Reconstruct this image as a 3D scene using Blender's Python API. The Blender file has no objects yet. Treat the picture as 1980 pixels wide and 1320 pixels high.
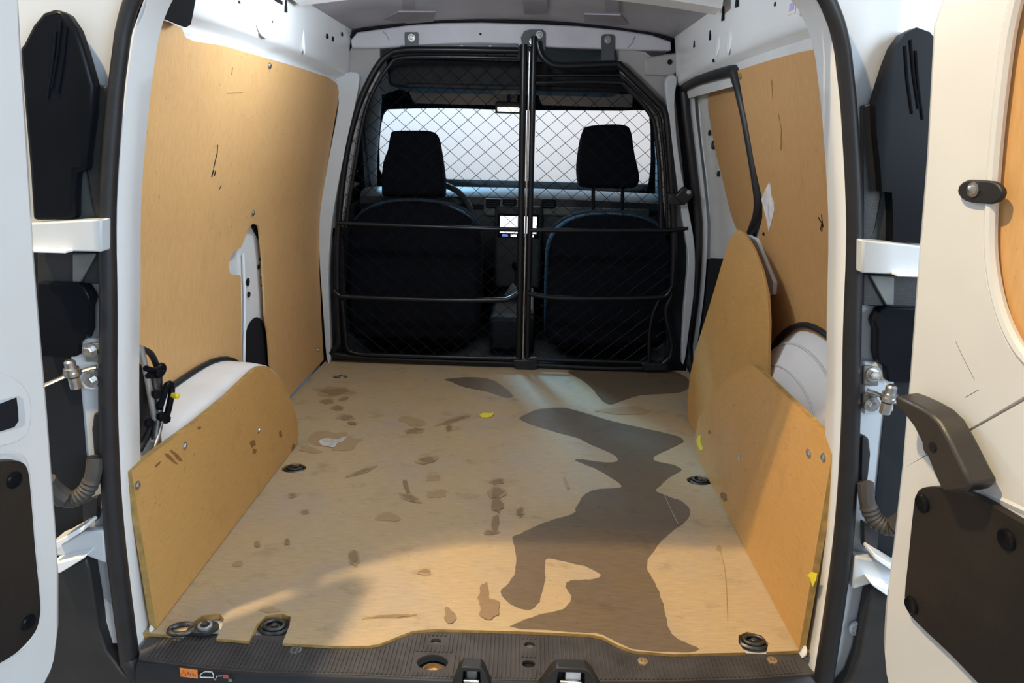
import bpy, bmesh, math, random
from mathutils import Vector, Matrix
from mathutils.geometry import delaunay_2d_cdt
random.seed(7)
SC = bpy.context.scene
COL = SC.collection
# ------------------------------------------------------------------ camera
CAM = Vector((0.071, -1.0668, 0.8853)); PITCH, YAW, ROLL, FPX = -0.2827, -0.0168, 0.025, 1340.0
_f = Vector((math.sin(YAW)*math.cos(PITCH), math.cos(YAW)*math.cos(PITCH), math.sin(PITCH)))
_r = Vector((math.cos(YAW), -math.sin(YAW), 0)); _u = _r.cross(_f)
RT = _r*math.cos(ROLL) + _u*math.sin(ROLL); UP = _u*math.cos(ROLL) - _r*math.sin(ROLL)
cd = bpy.data.cameras.new('camera'); cam = bpy.data.objects.new('camera', cd); COL.objects.link(cam)
cd.sensor_fit = 'HORIZONTAL'; cd.sensor_width = 36; cd.lens = FPX/1980*36; cd.clip_start = .02
cam.matrix_world = Matrix(((RT.x, UP.x, -_f.x, CAM.x), (RT.y, UP.y, -_f.y, CAM.y), (RT.z, UP.z, -_f.z, CAM.z), (0, 0, 0, 1)))
SC.camera = cam
# ------------------------------------------------------------------ light
vs = SC.view_settings; vs.view_transform = 'Standard'; vs.look = 'None'; vs.gamma = 1; vs.use_curve_mapping = False; vs.exposure = 0
W = bpy.data.worlds.new('world'); SC.world = W; W.use_nodes = True
W.node_tree.nodes['Background'].inputs[0].default_value = (.78, .87, 1, 1)
W.node_tree.nodes['Background'].inputs[1].default_value = .70
def area(name, loc, target, size, energy, col, sy=None):
    d = bpy.data.lights.new(name, 'AREA'); d.energy = energy; d.color = col; d.size = size
    if sy: d.shape = 'RECTANGLE'; d.size_y = sy
    o = bpy.data.objects.new(name, d); COL.objects.link(o); o.location = loc
    o.rotation_euler = (Vector(target)-Vector(loc)).to_track_quat('-Z', 'Y').to_euler(); return o
area('workshop_lamp', (-1.2, -.79, 3.2), (.3, .1, 0), .09, 130, (1, .74, .40))
area('workshop_doorway', (2.9, -2.9, 1.7), (-.5, 1.0, .8), 1.8, 150, (.72, .87, 1))
area('workshop_window', (-1.45, 5.7, 2.75), (.15, 1.45, 0), .8, 470, (.25, .62, 1))
area('added_wall_wash', (0, 4.3, 3.2), (0, 6, .9), 1.6, 75, (1, .97, 1))  # wash light added to brighten the wall beyond the windscreen
SC.cycles.diffuse_bounces = 8
# ------------------------------------------------------------------ photo rays -> points on real surfaces
def ray(px, py): return _f + RT*((px-990)/FPX) - UP*((py-660)/FPX)
def _ax(px, py, a, v):
    d = ray(px, py); return CAM + d*((v-CAM[a])/d[a])
def FL(px, py, z=0): return _ax(px, py, 2, z)
def PY(px, py, y): return _ax(px, py, 1, y)
def PX(px, py, x): return _ax(px, py, 0, x)
def lerp(tab, z):
    if z <= tab[0][0]: return tab[0][1]
    for (a, b), (c, d) in zip(tab, tab[1:]):
        if z <= c: return b+(d-b)*(z-a)/(c-a)
    return tab[-1][1]
WT = [(-.2, .735), (.2, .735), (.46, .732), (.62, .717), (.81, .674), (1.0, .632), (1.07, .620), (1.3, .58)]
def WZ(z): return lerp(WT, z)
def PW(px, py, side, off=0):                      # on the side lining, off = towards the middle
    x = .7
    for _ in range(25):
        p = PX(px, py, side*x); x = .5*x+.5*(WZ(p.z)-off)
    return PX(px, py, side*x)
ST = [(-.08, .60), (0, .617), (.25, .609), (.45, .59), (.62, .566), (.777, .545), (.92, .515), (.99, .497), (1.02, .488), (1.055, .472), (1.09, .445), (1.115, .39), (1.13, .2), (1.135, 0)]
# ------------------------------------------------------------------ materials
MATS = {}
def mat(name, col, rough=.5, metal=0, var=.12, vscale=6, bump=0, bscale=200, spec=.5, coat=0, emit=None, es=0, stretch=(1, 1, 1), sheen=0):
    m = bpy.data.materials.new(name); m.use_nodes = True; nt = m.node_tree; b = nt.nodes['Principled BSDF']
    N = nt.nodes.new; Lk = nt.links.new
    g = N('ShaderNodeNewGeometry'); mp = N('ShaderNodeMapping'); mp.inputs['Scale'].default_value = stretch
    Lk(g.outputs['Position'], mp.inputs['Vector'])
    n = N('ShaderNodeTexNoise'); n.inputs['Scale'].default_value = vscale; n.inputs['Detail'].default_value = 6
    Lk(mp.outputs[0], n.inputs['Vector'])
    r = N('ShaderNodeMapRange'); r.inputs['From Min'].default_value = .3; r.inputs['From Max'].default_value = .7
    r.inputs['To Min'].default_value = 1-var; r.inputs['To Max'].default_value = 1+var*.6
    Lk(n.outputs[0], r.inputs['Value'])
    mx = N('ShaderNodeMix'); mx.data_type = 'RGBA'; mx.blend_type = 'MULTIPLY'; mx.inputs[0].default_value = 1
    mx.inputs[6].default_value = (*col, 1); Lk(r.outputs[0], mx.inputs[7]); Lk(mx.outputs[2], b.inputs['Base Color'])
    b.inputs['Roughness'].default_value = rough; b.inputs['Metallic'].default_value = metal
    b.inputs['Specular IOR Level'].default_value = spec; b.inputs['Coat Weight'].default_value = coat
    if bump:
        n2 = N('ShaderNodeTexNoise'); n2.inputs['Scale'].default_value = bscale; n2.inputs['Detail'].default_value = 3
        Lk(mp.outputs[0], n2.inputs['Vector'])
        bp = N('ShaderNodeBump'); bp.inputs['Strength'].default_value = bump; bp.inputs['Distance'].default_value = .002
        Lk(n2.outputs[0], bp.inputs['Height']); Lk(bp.outputs[0], b.inputs['Normal'])
    if emit: b.inputs['Emission Color'].default_value = (*emit, 1); b.inputs['Emission Strength'].default_value = es
    MATS[name] = m; return m
def ply(name, col, dark, rough=.6, stretch=(6, 60, 60), mul=(1, 1, 1), spec=.4, scuff=.5, grey=0, fibre=.22):
    """fine-grained plywood: broad tone drift, long fibres, scuffs and specks; mul tints the whole sheet (damp wood)"""
    m = bpy.data.materials.new(name); m.use_nodes = True; nt = m.node_tree; b = nt.nodes['Principled BSDF']
    N = nt.nodes.new; Lk = nt.links.new
    g = N('ShaderNodeNewGeometry')
    def noise(scale, det, st, lo, hi, rough=.55):
        mp = N('ShaderNodeMapping'); mp.inputs['Scale'].default_value = st; Lk(g.outputs['Position'], mp.inputs['Vector'])
        n = N('ShaderNodeTexNoise'); n.inputs['Scale'].default_value = scale; n.inputs['Detail'].default_value = det; n.inputs['Roughness'].default_value = rough
        Lk(mp.outputs[0], n.inputs['Vector'])
        r = N('ShaderNodeMapRange'); r.inputs['From Min'].default_value = lo; r.inputs['From Max'].default_value = hi
        Lk(n.outputs[0], r.inputs['Value']); return r.outputs[0], n.outputs[0]
    def mix(kind, fac, a, c):
        x = N('ShaderNodeMix'); x.data_type = 'RGBA'; x.blend_type = kind
        if isinstance(fac, float): x.inputs[0].default_value = fac
        else: Lk(fac, x.inputs[0])
        for i, v in ((6, a), (7, c)):
            if isinstance(v, tuple): x.inputs[i].default_value = (*v, 1)
            else: Lk(v, x.inputs[i])
        return x.outputs[2]
    def scale(s, k):
        q = N('ShaderNodeMath'); q.operation = 'MULTIPLY'; Lk(s, q.inputs[0]); q.inputs[1].default_value = k; return q.outputs[0]
    broad, _ = noise(2.3, 5, (1, 1, 1), .3, .72)
    fib, fraw = noise(6, 4, stretch, .35, .7)
    sc, _ = noise(9, 8, (1, 1.4, 1), .56, .72, .7)
    sp, _ = noise(75, 2, (1, 1, 1), .70, .76)
    c = mix('MIX', scale(broad, .9), col, tuple(.82*a+.18*d for a, d in zip(col, dark)))
    gr, _ = noise(3.7, 4, (1.3, 1, 1), .45, .7)
    c = mix('MIX', scale(gr, grey), c, (.36, .32, .29))
    c = mix('MIX', scale(fib, fibre), c, dark)
    c = mix('MIX', scale(sc, scuff), c, dark)
    c = mix('MIX', scale(sp, .45), c, tuple(.5*d for d in dark))
    if mul != (1, 1, 1): c = mix('MULTIPLY', 1.0, c, mul)
    Lk(c, b.inputs['Base Color'])
    rr = N('ShaderNodeMapRange'); rr.inputs['To Min'].default_value = rough-.08; rr.inputs['To Max'].default_value = rough+.1
    Lk(broad, rr.inputs['Value']); Lk(rr.outputs[0], b.inputs['Roughness'])
    b.inputs['Specular IOR Level'].default_value = spec
    bp = N('ShaderNodeBump'); bp.inputs['Strength'].default_value = .12; bp.inputs['Distance'].default_value = .001
    Lk(fraw, bp.inputs['Height']); Lk(bp.outputs[0], b.inputs['Normal'])
    MATS[name] = m; return m
PANEL, PDARK = (.70, .42, .18), (.36, .195, .07)
FLOORC, FDARK = (.50, .365, .205), (.23, .165, .095)
ply('lining_wood', PANEL, PDARK, .55, (30, 30, 4), scuff=.18)
ply('lining_wood_brown', (.56, .32, .125), (.30, .165, .065), .55, (30, 30, 4), scuff=.25)
ply('board_wood', (.58, .33, .108), (.29, .15, .042), .55, (40, 5, 40), scuff=.3)
ply('floor_wood', FLOORC, FDARK, .5, (5, 50, 50), scuff=.65, grey=.5, fibre=.32)
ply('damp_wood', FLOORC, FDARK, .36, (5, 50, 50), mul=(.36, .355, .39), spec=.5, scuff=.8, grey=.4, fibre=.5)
ply('smudge_wood', FLOORC, FDARK, .5, (5, 50, 50), mul=(.56, .50, .47), scuff=.6)
ply('faint_smudge_wood', FLOORC, FDARK, .5, (5, 50, 50), mul=(.80, .75, .71), scuff=.5)
ply('board_smudge', (.58, .33, .108), (.29, .15, .042), .55, (40, 5, 40), mul=(.45, .38, .38), scuff=.5)
mat('cut_edge', (.40, .25, .075), .7, var=.3, vscale=60)
mat('white_paint', (.80, .83, .86), .32, var=.05, vscale=3, coat=.3)
mat('jamb_paint', (.54, .58, .62), .35, var=.08, vscale=5, coat=.3)
mat('door_paint', (.71, .73, .74), .34, var=.06, vscale=4, coat=.3)
mat('inner_metal', (.66, .68, .70), .4, var=.10, vscale=5)
mat('beam_paint', (.55, .55, .62), .45, var=.12, vscale=7)
mat('roof_metal', (.40, .41, .47), .38, var=.25, vscale=4)
mat('patch_grey', (.30, .30, .36), .6, var=.2)
mat('seam_dark', (.012, .012, .016), .8, spec=.2)
mat('void_black', (.003, .003, .004), .9, spec=.1)
mat('arch_white', (.80, .80, .80), .45, var=.08)
mat('rubber', (.013, .013, .016), .48, var=.25, vscale=30, bump=.1)
mat('black_plastic', (.016, .016, .017), .5, var=.3, vscale=20, bump=.15, bscale=500)
mat('pocket_plastic', (.014, .012, .011), .5, var=.3, vscale=14, bump=.25, bscale=600)
mat('handle_plastic', (.03, .027, .025), .38, var=.2, bump=.15, bscale=600)
mat('gloss_black', (.006, .007, .010), .30, var=.3, spec=.08)
mat('sill_plastic', (.050, .045, .045), .6, var=.45, vscale=18, bump=.3, bscale=300)
mat('tube_black', (.006, .007, .010), .33, var=.2, spec=.4)
mat('sill_lip', (.012, .012, .014), .42, var=.3, vscale=18)
mat('bracket_grey', (.07, .075, .09), .45, var=.2)
mat('fabric_black', (.0042, .005, .0085), .9, spec=.15, var=.4, vscale=50, bump=.5, bscale=700)
mat('highlight_blue', (.03, .045, .07), .8, var=.4, vscale=50, bump=.4, bscale=700)
mat('cab_dark', (.008, .010, .014), .65, var=.3, spec=.3)
mat('dash_dark', (.04, .045, .048), .55, var=.3)
mat('dash_grey', (.20, .20, .19), .5, var=.2)
mat('headliner', (.62, .58, .55), .85, var=.15, vscale=10)
mat('pillar_beige', (.36, .35, .35), .6, var=.12)
mat('steel', (.55, .56, .56), .32, 1, var=.25, vscale=60)
mat('dark_steel', (.10, .10, .10), .45, .8, var=.5, vscale=80, bump=.3)
mat('plate_grey', (.16, .165, .16), .5, .3, var=.2, vscale=30)
mat('plate_dark', (.05, .06, .065), .5, var=.2)
mat('tool_grey', (.40, .41, .42), .38, .6, var=.2)
mat('conduit', (.055, .05, .047), .6, var=.2)
mat('paper', (.74, .72, .72), .7, var=.2, vscale=40)
mat('scrape', (.52, .50, .47), .8, var=.35, vscale=60)
mat('yellow', (.80, .68, .03), .5, var=.1)
mat('orange', (.80, .24, .05), .5, var=.1)
mat('print_white', (.75, .76, .78), .5)
mat('print_dark', (.30, .08, .02), .5)
mat('print_red', (.45, .08, .07), .5)
mat('print_green', (.12, .25, .16), .5)
mat('lilac', (.45, .40, .75), .5)
mat('brass', (.45, .33, .18), .4, .7, var=.3)
mat('screen_glow', (.7, .75, .8), .3, emit=(.92, .96, 1), es=1.3)
mat('screen_blue', (.1, .15, .5), .3, emit=(.25, .35, .9), es=.6)
mat('lamp_glow', (1, .9, .7), .3, emit=(1, .88, .62), es=2.2)
mat('lens_glow', (.9, .93, 1), .4, emit=(.85, .93, 1), es=1.5)
mat('wall_plaster', (.80, .68, .63), .9, var=.02)
mat('concrete', (.28, .27, .26), .8, var=.2, vscale=2)
def glass(name, tint):
    m = bpy.data.materials.new(name); m.use_nodes = True; nt = m.node_tree; nt.nodes.remove(nt.nodes['Principled BSDF'])
    t = nt.nodes.new('ShaderNodeBsdfTransparent'); t.inputs[0].default_value = (*tint, 1)
    g = nt.nodes.new('ShaderNodeBsdfGlossy'); g.inputs['Roughness'].default_value = .03
    fr = nt.nodes.new('ShaderNodeFresnel'); fr.inputs[0].default_value = 1.25
    mx = nt.nodes.new('ShaderNodeMixShader'); L = nt.links.new
    L(fr.outputs[0], mx.inputs[0]); L(t.outputs[0], mx.inputs[1]); L(g.outputs[0], mx.inputs[2]); L(mx.outputs[0], nt.nodes['Material Output'].inputs[0])
    MATS[name] = m
glass('clear_glass', (.93, .96, .96)); glass('side_glass', (.35, .42, .45))
# ------------------------------------------------------------------ object helpers
WL = {}
def tag(o, label=None, cat=None, group=None, kind=None):
    if label: o['label'] = label
    if cat: o['category'] = cat
    if group: o['group'] = group
    if kind: o['kind'] = kind
    return o
def obj(name, verts, faces, m, parent=None, smooth=35, bevel=0, seg=2, edge=None, ne=0):
    verts = [Vector(v) for v in verts]
    lo = Vector([min(v[i] for v in verts) for i in range(3)]); hi = Vector([max(v[i] for v in verts) for i in range(3)])
    org = Vector(((lo.x+hi.x)/2, (lo.y+hi.y)/2, lo.z))
    me = bpy.data.meshes.new(name); me.from_pydata([v-org for v in verts], [], faces); me.validate()
    bm = bmesh.new(); bm.from_mesh(me); bmesh.ops.recalc_face_normals(bm, faces=bm.faces); bm.to_mesh(me); bm.free()
    me.materials.append(MATS[m])
    if edge: me.materials.append(MATS[edge])
    if edge:
        for p in list(me.polygons)[ne:]: p.material_index = 1
    if smooth:
        for p in me.polygons: p.use_smooth = True
        me.set_sharp_from_angle(angle=math.radians(smooth))
    o = bpy.data.objects.new(name, me); COL.objects.link(o)
    if parent: o.parent = parent; o.location = org-WL[parent]
    else: o.location = org
    WL[o] = org
    if bevel:
        b = o.modifiers.new('bevel', 'BEVEL'); b.width = bevel; b.segments = seg; b.limit_method = 'ANGLE'; b.angle_limit = math.radians(40)
    return o
def thing(name, label, cat, loc, group=None, kind=None):
    o = bpy.data.objects.new(name, None); COL.objects.link(o); o.empty_display_size = .05
    o.location = loc; WL[o] = Vector(loc); return tag(o, label, cat, group, kind)
def struct(o): o['kind'] = 'structure'; return o
def spl(pts, n=6, closed=False):
    pts = [Vector(p) for p in pts]; out = []; k = len(pts)
    for i in range(k if closed else k-1):
        g = (lambda j: pts[j % k]) if closed else (lambda j: pts[max(0, min(k-1, j))])
        a, b, c, d = g(i-1), g(i), g(i+1), g(i+2)
        for s in range(n):
            t = s/n
            out.append(.5*((2*b)+(c-a)*t+(2*a-5*b+4*c-d)*t*t+(3*b-a-3*c+d)*t**3))
    if not closed: out.append(pts[-1])
    return out
def inside(p, poly):
    r = False; j = len(poly)-1
    for i in range(len(poly)):
        a, b = poly[i], poly[j]
        if (a[1] > p[1]) != (b[1] > p[1]) and p[0] < (b[0]-a[0])*(p[1]-a[1])/(b[1]-a[1])+a[0]: r = not r
        j = i
    return r
def plate_geo(outer, holes, f, t, grid=0):
    """sheet with holes: 2-D outline -> f(u, v, depth); depth 0 is the seen face"""
    P = [Vector(p[:2]) for p in outer]; E = [(i, (i+1) % len(P)) for i in range(len(P))]
    for h in holes:
        b = len(P); P += [Vector(p[:2]) for p in h]; E += [(b+i, b+(i+1) % len(h)) for i in range(len(h))]
    if grid:
        us = [p[0] for p in outer]; vv = [p[1] for p in outer]
        u = min(us)+grid*.5
        while u < max(us):
            v = min(vv)+grid*.5
            while v < max(vv):
                if inside((u, v), outer) and not any(inside((u, v), h) for h in holes): P.append(Vector((u, v)))
                v += grid
            u += grid
    V, _, F, *_ = delaunay_2d_cdt(P, E, [], 0, 1e-6)
    T = []
    for fc in F:
        c = sum((V[i] for i in fc), Vector((0, 0)))/len(fc)
        if inside(c, outer) and not any(inside(c, h) for h in holes): T.append(tuple(fc))
    n = len(V); vs_ = [f(v[0], v[1], 0) for v in V]+[f(v[0], v[1], t) for v in V]
    faces = list(T)+[tuple(i+n for i in reversed(x)) for x in T]
    cnt = {}
    for x in T:
        for i in range(len(x)):
            a, b = x[i], x[(i+1) % len(x)]; cnt.setdefault((min(a, b), max(a, b)), []).append((a, b))
    for k, l in cnt.items():
        if len(l) == 1: a, b = l[0]; faces.append((b, a, a+n, b+n))
    return vs_, faces
def plate(name, outer, holes, f, t, m, parent=None, grid=0, bevel=0, smooth=35, edge=None):
    v, fc = plate_geo(outer, holes, f, t, grid); return obj(name, v, fc, m, parent, smooth, bevel, 2, edge, sum(1 for x in fc if len(x) == 3))
def circ(c, r, n=16, ry=None, rot=0):
    ry = ry or r; out = []
    for i in range(n):
        a = 2*math.pi*i/n; x, y = r*math.cos(a), ry*math.sin(a)
        out.append(Vector((c[0]+x*math.cos(rot)-y*math.sin(rot), c[1]+x*math.sin(rot)+y*math.cos(rot))))
    return out
def tube_geo(pts, r, n=10, closed=False, rr=None):
    pts = [Vector(p) for p in pts]; k = len(pts); V = []; F = []; prev = None
    for i, p in enumerate(pts):
        if closed: t = pts[(i+1) % k]-pts[i-1]
        else: t = pts[min(i+1, k-1)]-pts[max(i-1, 0)]
        t.normalize()
        if prev is None:
            a = Vector((0, 0, 1)) if abs(t.z) < .9 else Vector((0, 1, 0)); nn = (a-t*a.dot(t)).normalized()
        else: nn = (prev-t*prev.dot(t)).normalized()
        prev = nn; b = t.cross(nn); q = rr[i] if rr else r
        q2 = q if not isinstance(q, tuple) else q[1]; q1 = q if not isinstance(q, tuple) else q[0]
        for j in range(n):
            an = 2*math.pi*j/n; V.append(p+nn*(q1*math.cos(an))+b*(q2*math.sin(an)))
    for i in range(k if closed else k-1):
        for j in range(n):
            a = i*n+j; b = i*n+(j+1) % n; c = ((i+1) % k)*n+(j+1) % n; d = ((i+1) % k)*n+j; F.append((a, b, c, d))
    if not closed: F.append(tuple(range(n-1, -1, -1))); F.append(tuple((k-1)*n+j for j in range(n)))
    return V, F
def tube(name, pts, r, m, parent=None, n=10, closed=False, rr=None):
    v, f = tube_geo(pts, r, n, closed, rr); return obj(name, v, f, m, parent, 50)
def join_geo(gs):
    V = []; F = []
    for v, f in gs: b = len(V); V += list(v); F += [tuple(i+b for i in x) for x in f]
    return V, F
def box_geo(c, s, rot=None):
    c = Vector(c); V = []
    for x in (-.5, .5):
        for y in (-.5, .5):
            for z in (-.5, .5):
                p = Vector((x*s[0], y*s[1], z*s[2])); V.append(c+(rot @ p if rot else p))
    return V, [(0, 1, 3, 2), (4, 6, 7, 5), (0, 4, 5, 1), (2, 3, 7, 6), (0, 2, 6, 4), (1, 5, 7, 3)]
def box(name, c, s, m, parent=None, bevel=.002, rot=None):
    v, f = box_geo(c, s, rot); return obj(name, v, f, m, parent, 35, bevel)
def lathe_geo(prof, c, axis, n=16):
    """prof = [(radius, height)] about axis through c"""
    c = Vector(c); ax = Vector(axis).normalized(); a = Vector((1, 0, 0)) if abs(ax.x) < .8 else Vector((0, 1, 0))
    e1 = (a-ax*a.dot(ax)).normalized(); e2 = ax.cross(e1); V = []; F = []
    for r, h in prof:
        for j in range(n):
            t = 2*math.pi*j/n; V.append(c+ax*h+e1*(r*math.cos(t))+e2*(r*math.sin(t)))
    for i in range(len(prof)-1):
        for j in range(n): F.append((i*n+j, i*n+(j+1) % n, (i+1)*n+(j+1) % n, (i+1)*n+j))
    F.append(tuple(range(n-1, -1, -1))); F.append(tuple((len(prof)-1)*n+j for j in range(n)))
    return V, F
def lathe(name, prof, c, axis, m, parent=None, n=16):
    v, f = lathe_geo(prof, c, axis, n); return obj(name, v, f, m, parent, 40)
def screw(c, axis, parent, r=.006, m='steel', name='screw'):
    return lathe(name, [(r*1.5, 0), (r*1.5, r*.25), (r, r*.3), (r*.8, r*.8), (r*.3, r)], c, axis, m, parent, 8)
def hexbolt(c, axis, parent, r=.008, m='steel'):
    v, f = join_geo([lathe_geo([(r*1.6, 0), (r*1.6, r*.3)], c, axis, 14), lathe_geo([(r, r*.3), (r, r*1.1), (r*.8, r*1.25)], c, axis, 6)])
    return obj('bolt', v, f, m, parent, 30)
def inflate(name, outline, nrm, thick, m, parent=None, round_=.35, n=5):
    """cushion: outline (3-D, star shaped) swollen by thick along nrm, flat-ish back"""
    outline = [Vector(p) for p in outline]; nrm = Vector(nrm).normalized(); k = len(outline)
    c = sum(outline, Vector())/k; V = []; F = []
    rings = [(1-round_*(1-math.cos(a)), math.sin(a)) for a in [math.pi/2*(i/n) for i in range(-n, n+1)]]
    for s, h in rings:
        for p in outline: V.append(c+(p-c)*s+nrm*(thick*.5*h))
    for i in range(len(rings)-1):
        for j in range(k): F.append((i*k+j, i*k+(j+1) % k, (i+1)*k+(j+1) % k, (i+1)*k+j))
    b = (len(rings)-1)*k
    V += [c-nrm*thick*.5, c+nrm*thick*.5]
    for j in range(k): F.append((j, len(V)-2, (j+1) % k)); F.append((b+j, b+(j+1) % k, len(V)-1))
    return obj(name, V, F, m, parent, 60)
def loft(name, loops, m, parent=None, closed=False, smooth=35, flip=False):
    k = len(loops[0]); V = [p for l in loops for p in l]; F = []
    for i in range(len(loops)-1):
        for j in range(k if closed else k-1): F.append((i*k+j, i*k+(j+1) % k, (i+1)*k+(j+1) % k, (i+1)*k+j))
    return obj(name, V, F, m, parent, smooth)
def xy(pts): return [Vector((p.x, p.y)) for p in pts]
def yz(pts): return [Vector((p.y, p.z)) for p in pts]
def xz(pts): return [Vector((p.x, p.z)) for p in pts]
def fx(x0, s):  return lambda u, v, d: (x0+s*d, u, v)          # (Y,Z) sheet, depth along s*X
def fy(y0): return lambda u, v, d: (u, y0+d, v)                # (X,Z) sheet, depth along +Y
def fz(z0): return lambda u, v, d: (u, v, z0-d)                # (X,Y) sheet, depth downwards
def fw(side, off): return lambda u, v, d: (side*(WZ(v)-off+d), u, v)
YB = 1.60                                                       # the mesh bulkhead
# ================================================================== SETTING: workshop around the van
g = obj('ground', [(-7, -6, -.56), (7, -6, -.56), (7, 7, -.56), (-7, 7, -.56)], [(0, 1, 2, 3)], 'concrete'); struct(g)
w = obj('wall_workshop', *box_geo((0, 6.0, 1.5), (14, .1, 4.1)), 'wall_plaster'); struct(w)
# ================================================================== floor of the load bay
front = [(285, 1224), (355, 1229), (366, 1208), (392, 1189), (425, 1186), (433, 1196), (428, 1215), (418, 1234), (482, 1239), (496, 1208), (514, 1190), (545, 1186), (562, 1192), (560, 1208), (546, 1243),
         (640, 1248), (712, 1248), (735, 1244), (770, 1230), (800, 1219), (840, 1216), (1000, 1220), (1140, 1226), (1165, 1231), (1195, 1247), (1225, 1258), (1300, 1264), (1442, 1261), (1428, 1242), (1428, 1228),
         (1445, 1221), (1472, 1228), (1486, 1243), (1482, 1260), (1552, 1257)]
fpts = xy([FL(*p) for p in front])
outer = [Vector((-.735, YB+.03)), Vector((-.735, .84)), Vector((-.62, .80)), Vector((-.62, fpts[0].y))]+fpts+[Vector((.62, fpts[-1].y)), Vector((.62, .8)), Vector((.735, .9)), Vector((.735, YB+.03))]
eyes = [(568, 905, .034, .020), (1352, 929, .034, .020), (658, 728, .030, .016), (1297, 740, .030, .014)]
holes = []
for px, py, a, b in eyes: c = FL(px, py); holes.append(circ((c.x, c.y), a, 20, b*1.3))
floor = struct(plate('floor', outer, holes, fz(0), .012, 'floor_wood', smooth=30, edge='cut_edge'))
pan = struct(box('floor_pan', (0, .835, -.020), (1.47, 1.66, .008), 'inner_metal', bevel=0))
# --- marks lying on the floor (flat in reality too)
NST = [0]
def stain(name, pix, m, z, smooth=3):
    NST[0] += 1; z += NST[0]*1.5e-5
    p = [FL(*q) for q in pix]; p = spl(p, smooth, True) if smooth else p
    if name == 'wet_stain': p = [q+Vector((random.uniform(-1, 1), random.uniform(-1, 1), 0))*.0016 for q in p]
    return plate(name, xy(p), [], fz(z), .0003, m, floor, smooth=0)
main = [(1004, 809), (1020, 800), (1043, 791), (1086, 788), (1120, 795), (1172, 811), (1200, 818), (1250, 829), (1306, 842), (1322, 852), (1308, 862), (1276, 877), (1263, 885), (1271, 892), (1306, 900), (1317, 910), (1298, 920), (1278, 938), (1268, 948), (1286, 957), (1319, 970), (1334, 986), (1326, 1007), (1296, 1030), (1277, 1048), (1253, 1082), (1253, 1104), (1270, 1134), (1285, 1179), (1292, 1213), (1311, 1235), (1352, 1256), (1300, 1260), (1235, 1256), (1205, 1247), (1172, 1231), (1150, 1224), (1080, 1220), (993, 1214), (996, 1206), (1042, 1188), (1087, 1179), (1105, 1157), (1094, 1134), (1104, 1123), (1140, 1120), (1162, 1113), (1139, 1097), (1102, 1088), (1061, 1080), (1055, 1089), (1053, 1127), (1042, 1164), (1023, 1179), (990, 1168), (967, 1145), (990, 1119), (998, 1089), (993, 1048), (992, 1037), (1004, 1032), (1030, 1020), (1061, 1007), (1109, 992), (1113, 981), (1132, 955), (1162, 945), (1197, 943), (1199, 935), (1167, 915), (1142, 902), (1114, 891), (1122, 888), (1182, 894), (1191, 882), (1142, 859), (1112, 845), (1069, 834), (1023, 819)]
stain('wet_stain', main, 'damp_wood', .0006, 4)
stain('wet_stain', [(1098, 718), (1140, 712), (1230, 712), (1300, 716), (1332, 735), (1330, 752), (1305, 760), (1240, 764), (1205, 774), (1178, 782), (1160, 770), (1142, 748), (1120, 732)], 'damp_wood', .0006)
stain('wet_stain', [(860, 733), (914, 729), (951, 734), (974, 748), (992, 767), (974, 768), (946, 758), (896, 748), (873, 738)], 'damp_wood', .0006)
SM = [(645, 757, 26, 6, 0), (633, 776, 11, 4, 0), (665, 771, 8, 3, -15), (653, 789, 9, 4, 0), (668, 807, 12, 4, 0), (681, 819, 8, 3, 10), (800, 833, 14, 4, -5), (868, 828, 5, 5, 0), (876, 813, 22, 3, -18), (826, 890, 15, 5, -5), (786, 942, 5, 15, -18), (793, 963, 15, 5, 22), (962, 931, 10, 4, -10), (961, 952, 12, 9, 0), (962, 976, 10, 16, 0), (958, 1012, 8, 14, 0), (566, 958, 6, 3, 0), (700, 912, 20, 3, -20), (950, 1030, 12, 3, 0), (685, 1078, 8, 12, -20), (555, 1048, 4, 5, 0), (497, 1052, 5, 5, 0), (935, 1148, 9, 20, 10), (946, 1178, 18, 22, 0), (870, 1192, 10, 16, -15), (822, 1106, 10, 4, 0), (590, 990, 6, 3, 0), (1005, 990, 5, 7, 0), (755, 1192, 34, 2, -3)]
FS = [(838, 925, 13, 6, -8), (845, 955, 17, 9, 0), (800, 815, 26, 8, 10), (670, 860, 30, 12, -20), (640, 850, 40, 16, 0), (1210, 795, 50, 8, 0), (460, 1090, 9, 6, 0), (600, 870, 20, 6, 10), (750, 1000, 26, 9, 0), (1095, 935, 4, 14, -20), (520, 1180, 18, 5, 0), (1390, 1060, 6, 5, 0)]
def blob(px, py, a, b, rot, jit=.28, n=14):
    out = []
    for i in range(n):
        t = 2*math.pi*i/n; k = 1+random.uniform(-jit, jit); x, y = a*k*math.cos(t), b*k*math.sin(t); r = math.radians(rot)
        out.append((px+x*math.cos(r)-y*math.sin(r), py+x*math.sin(r)+y*math.cos(r)))
    return out
for s in FS: stain('faint_smudge', blob(*s), 'faint_smudge_wood', .0009)
for s in SM:
    if s[3] < 13: stain('faint_smudge', blob(s[0], s[1], s[2]*1.4, s[3]*1.4, s[4]), 'faint_smudge_wood', .0010)
    stain('smudge', blob(*s), 'smudge_wood', .0013)
stain('scraped_patch', [(617, 853), (632, 848), (650, 851), (662, 847), (672, 845), (662, 854), (652, 858), (646, 866), (634, 864), (622, 862)], 'scrape', .0015)
for pl in ([(1284, 955), (1293, 975), (1303, 996), (1311, 1012)], [(1390, 1055), (1401, 1100), (1405, 1150), (1407, 1200)]):
    v, f = tube_geo(spl([FL(*p, .0012) for p in pl], 4), .0006, 5); obj('scratch', v, f, 'cut_edge' if pl[0][0] > 1300 else 'scrape', floor)
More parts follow.
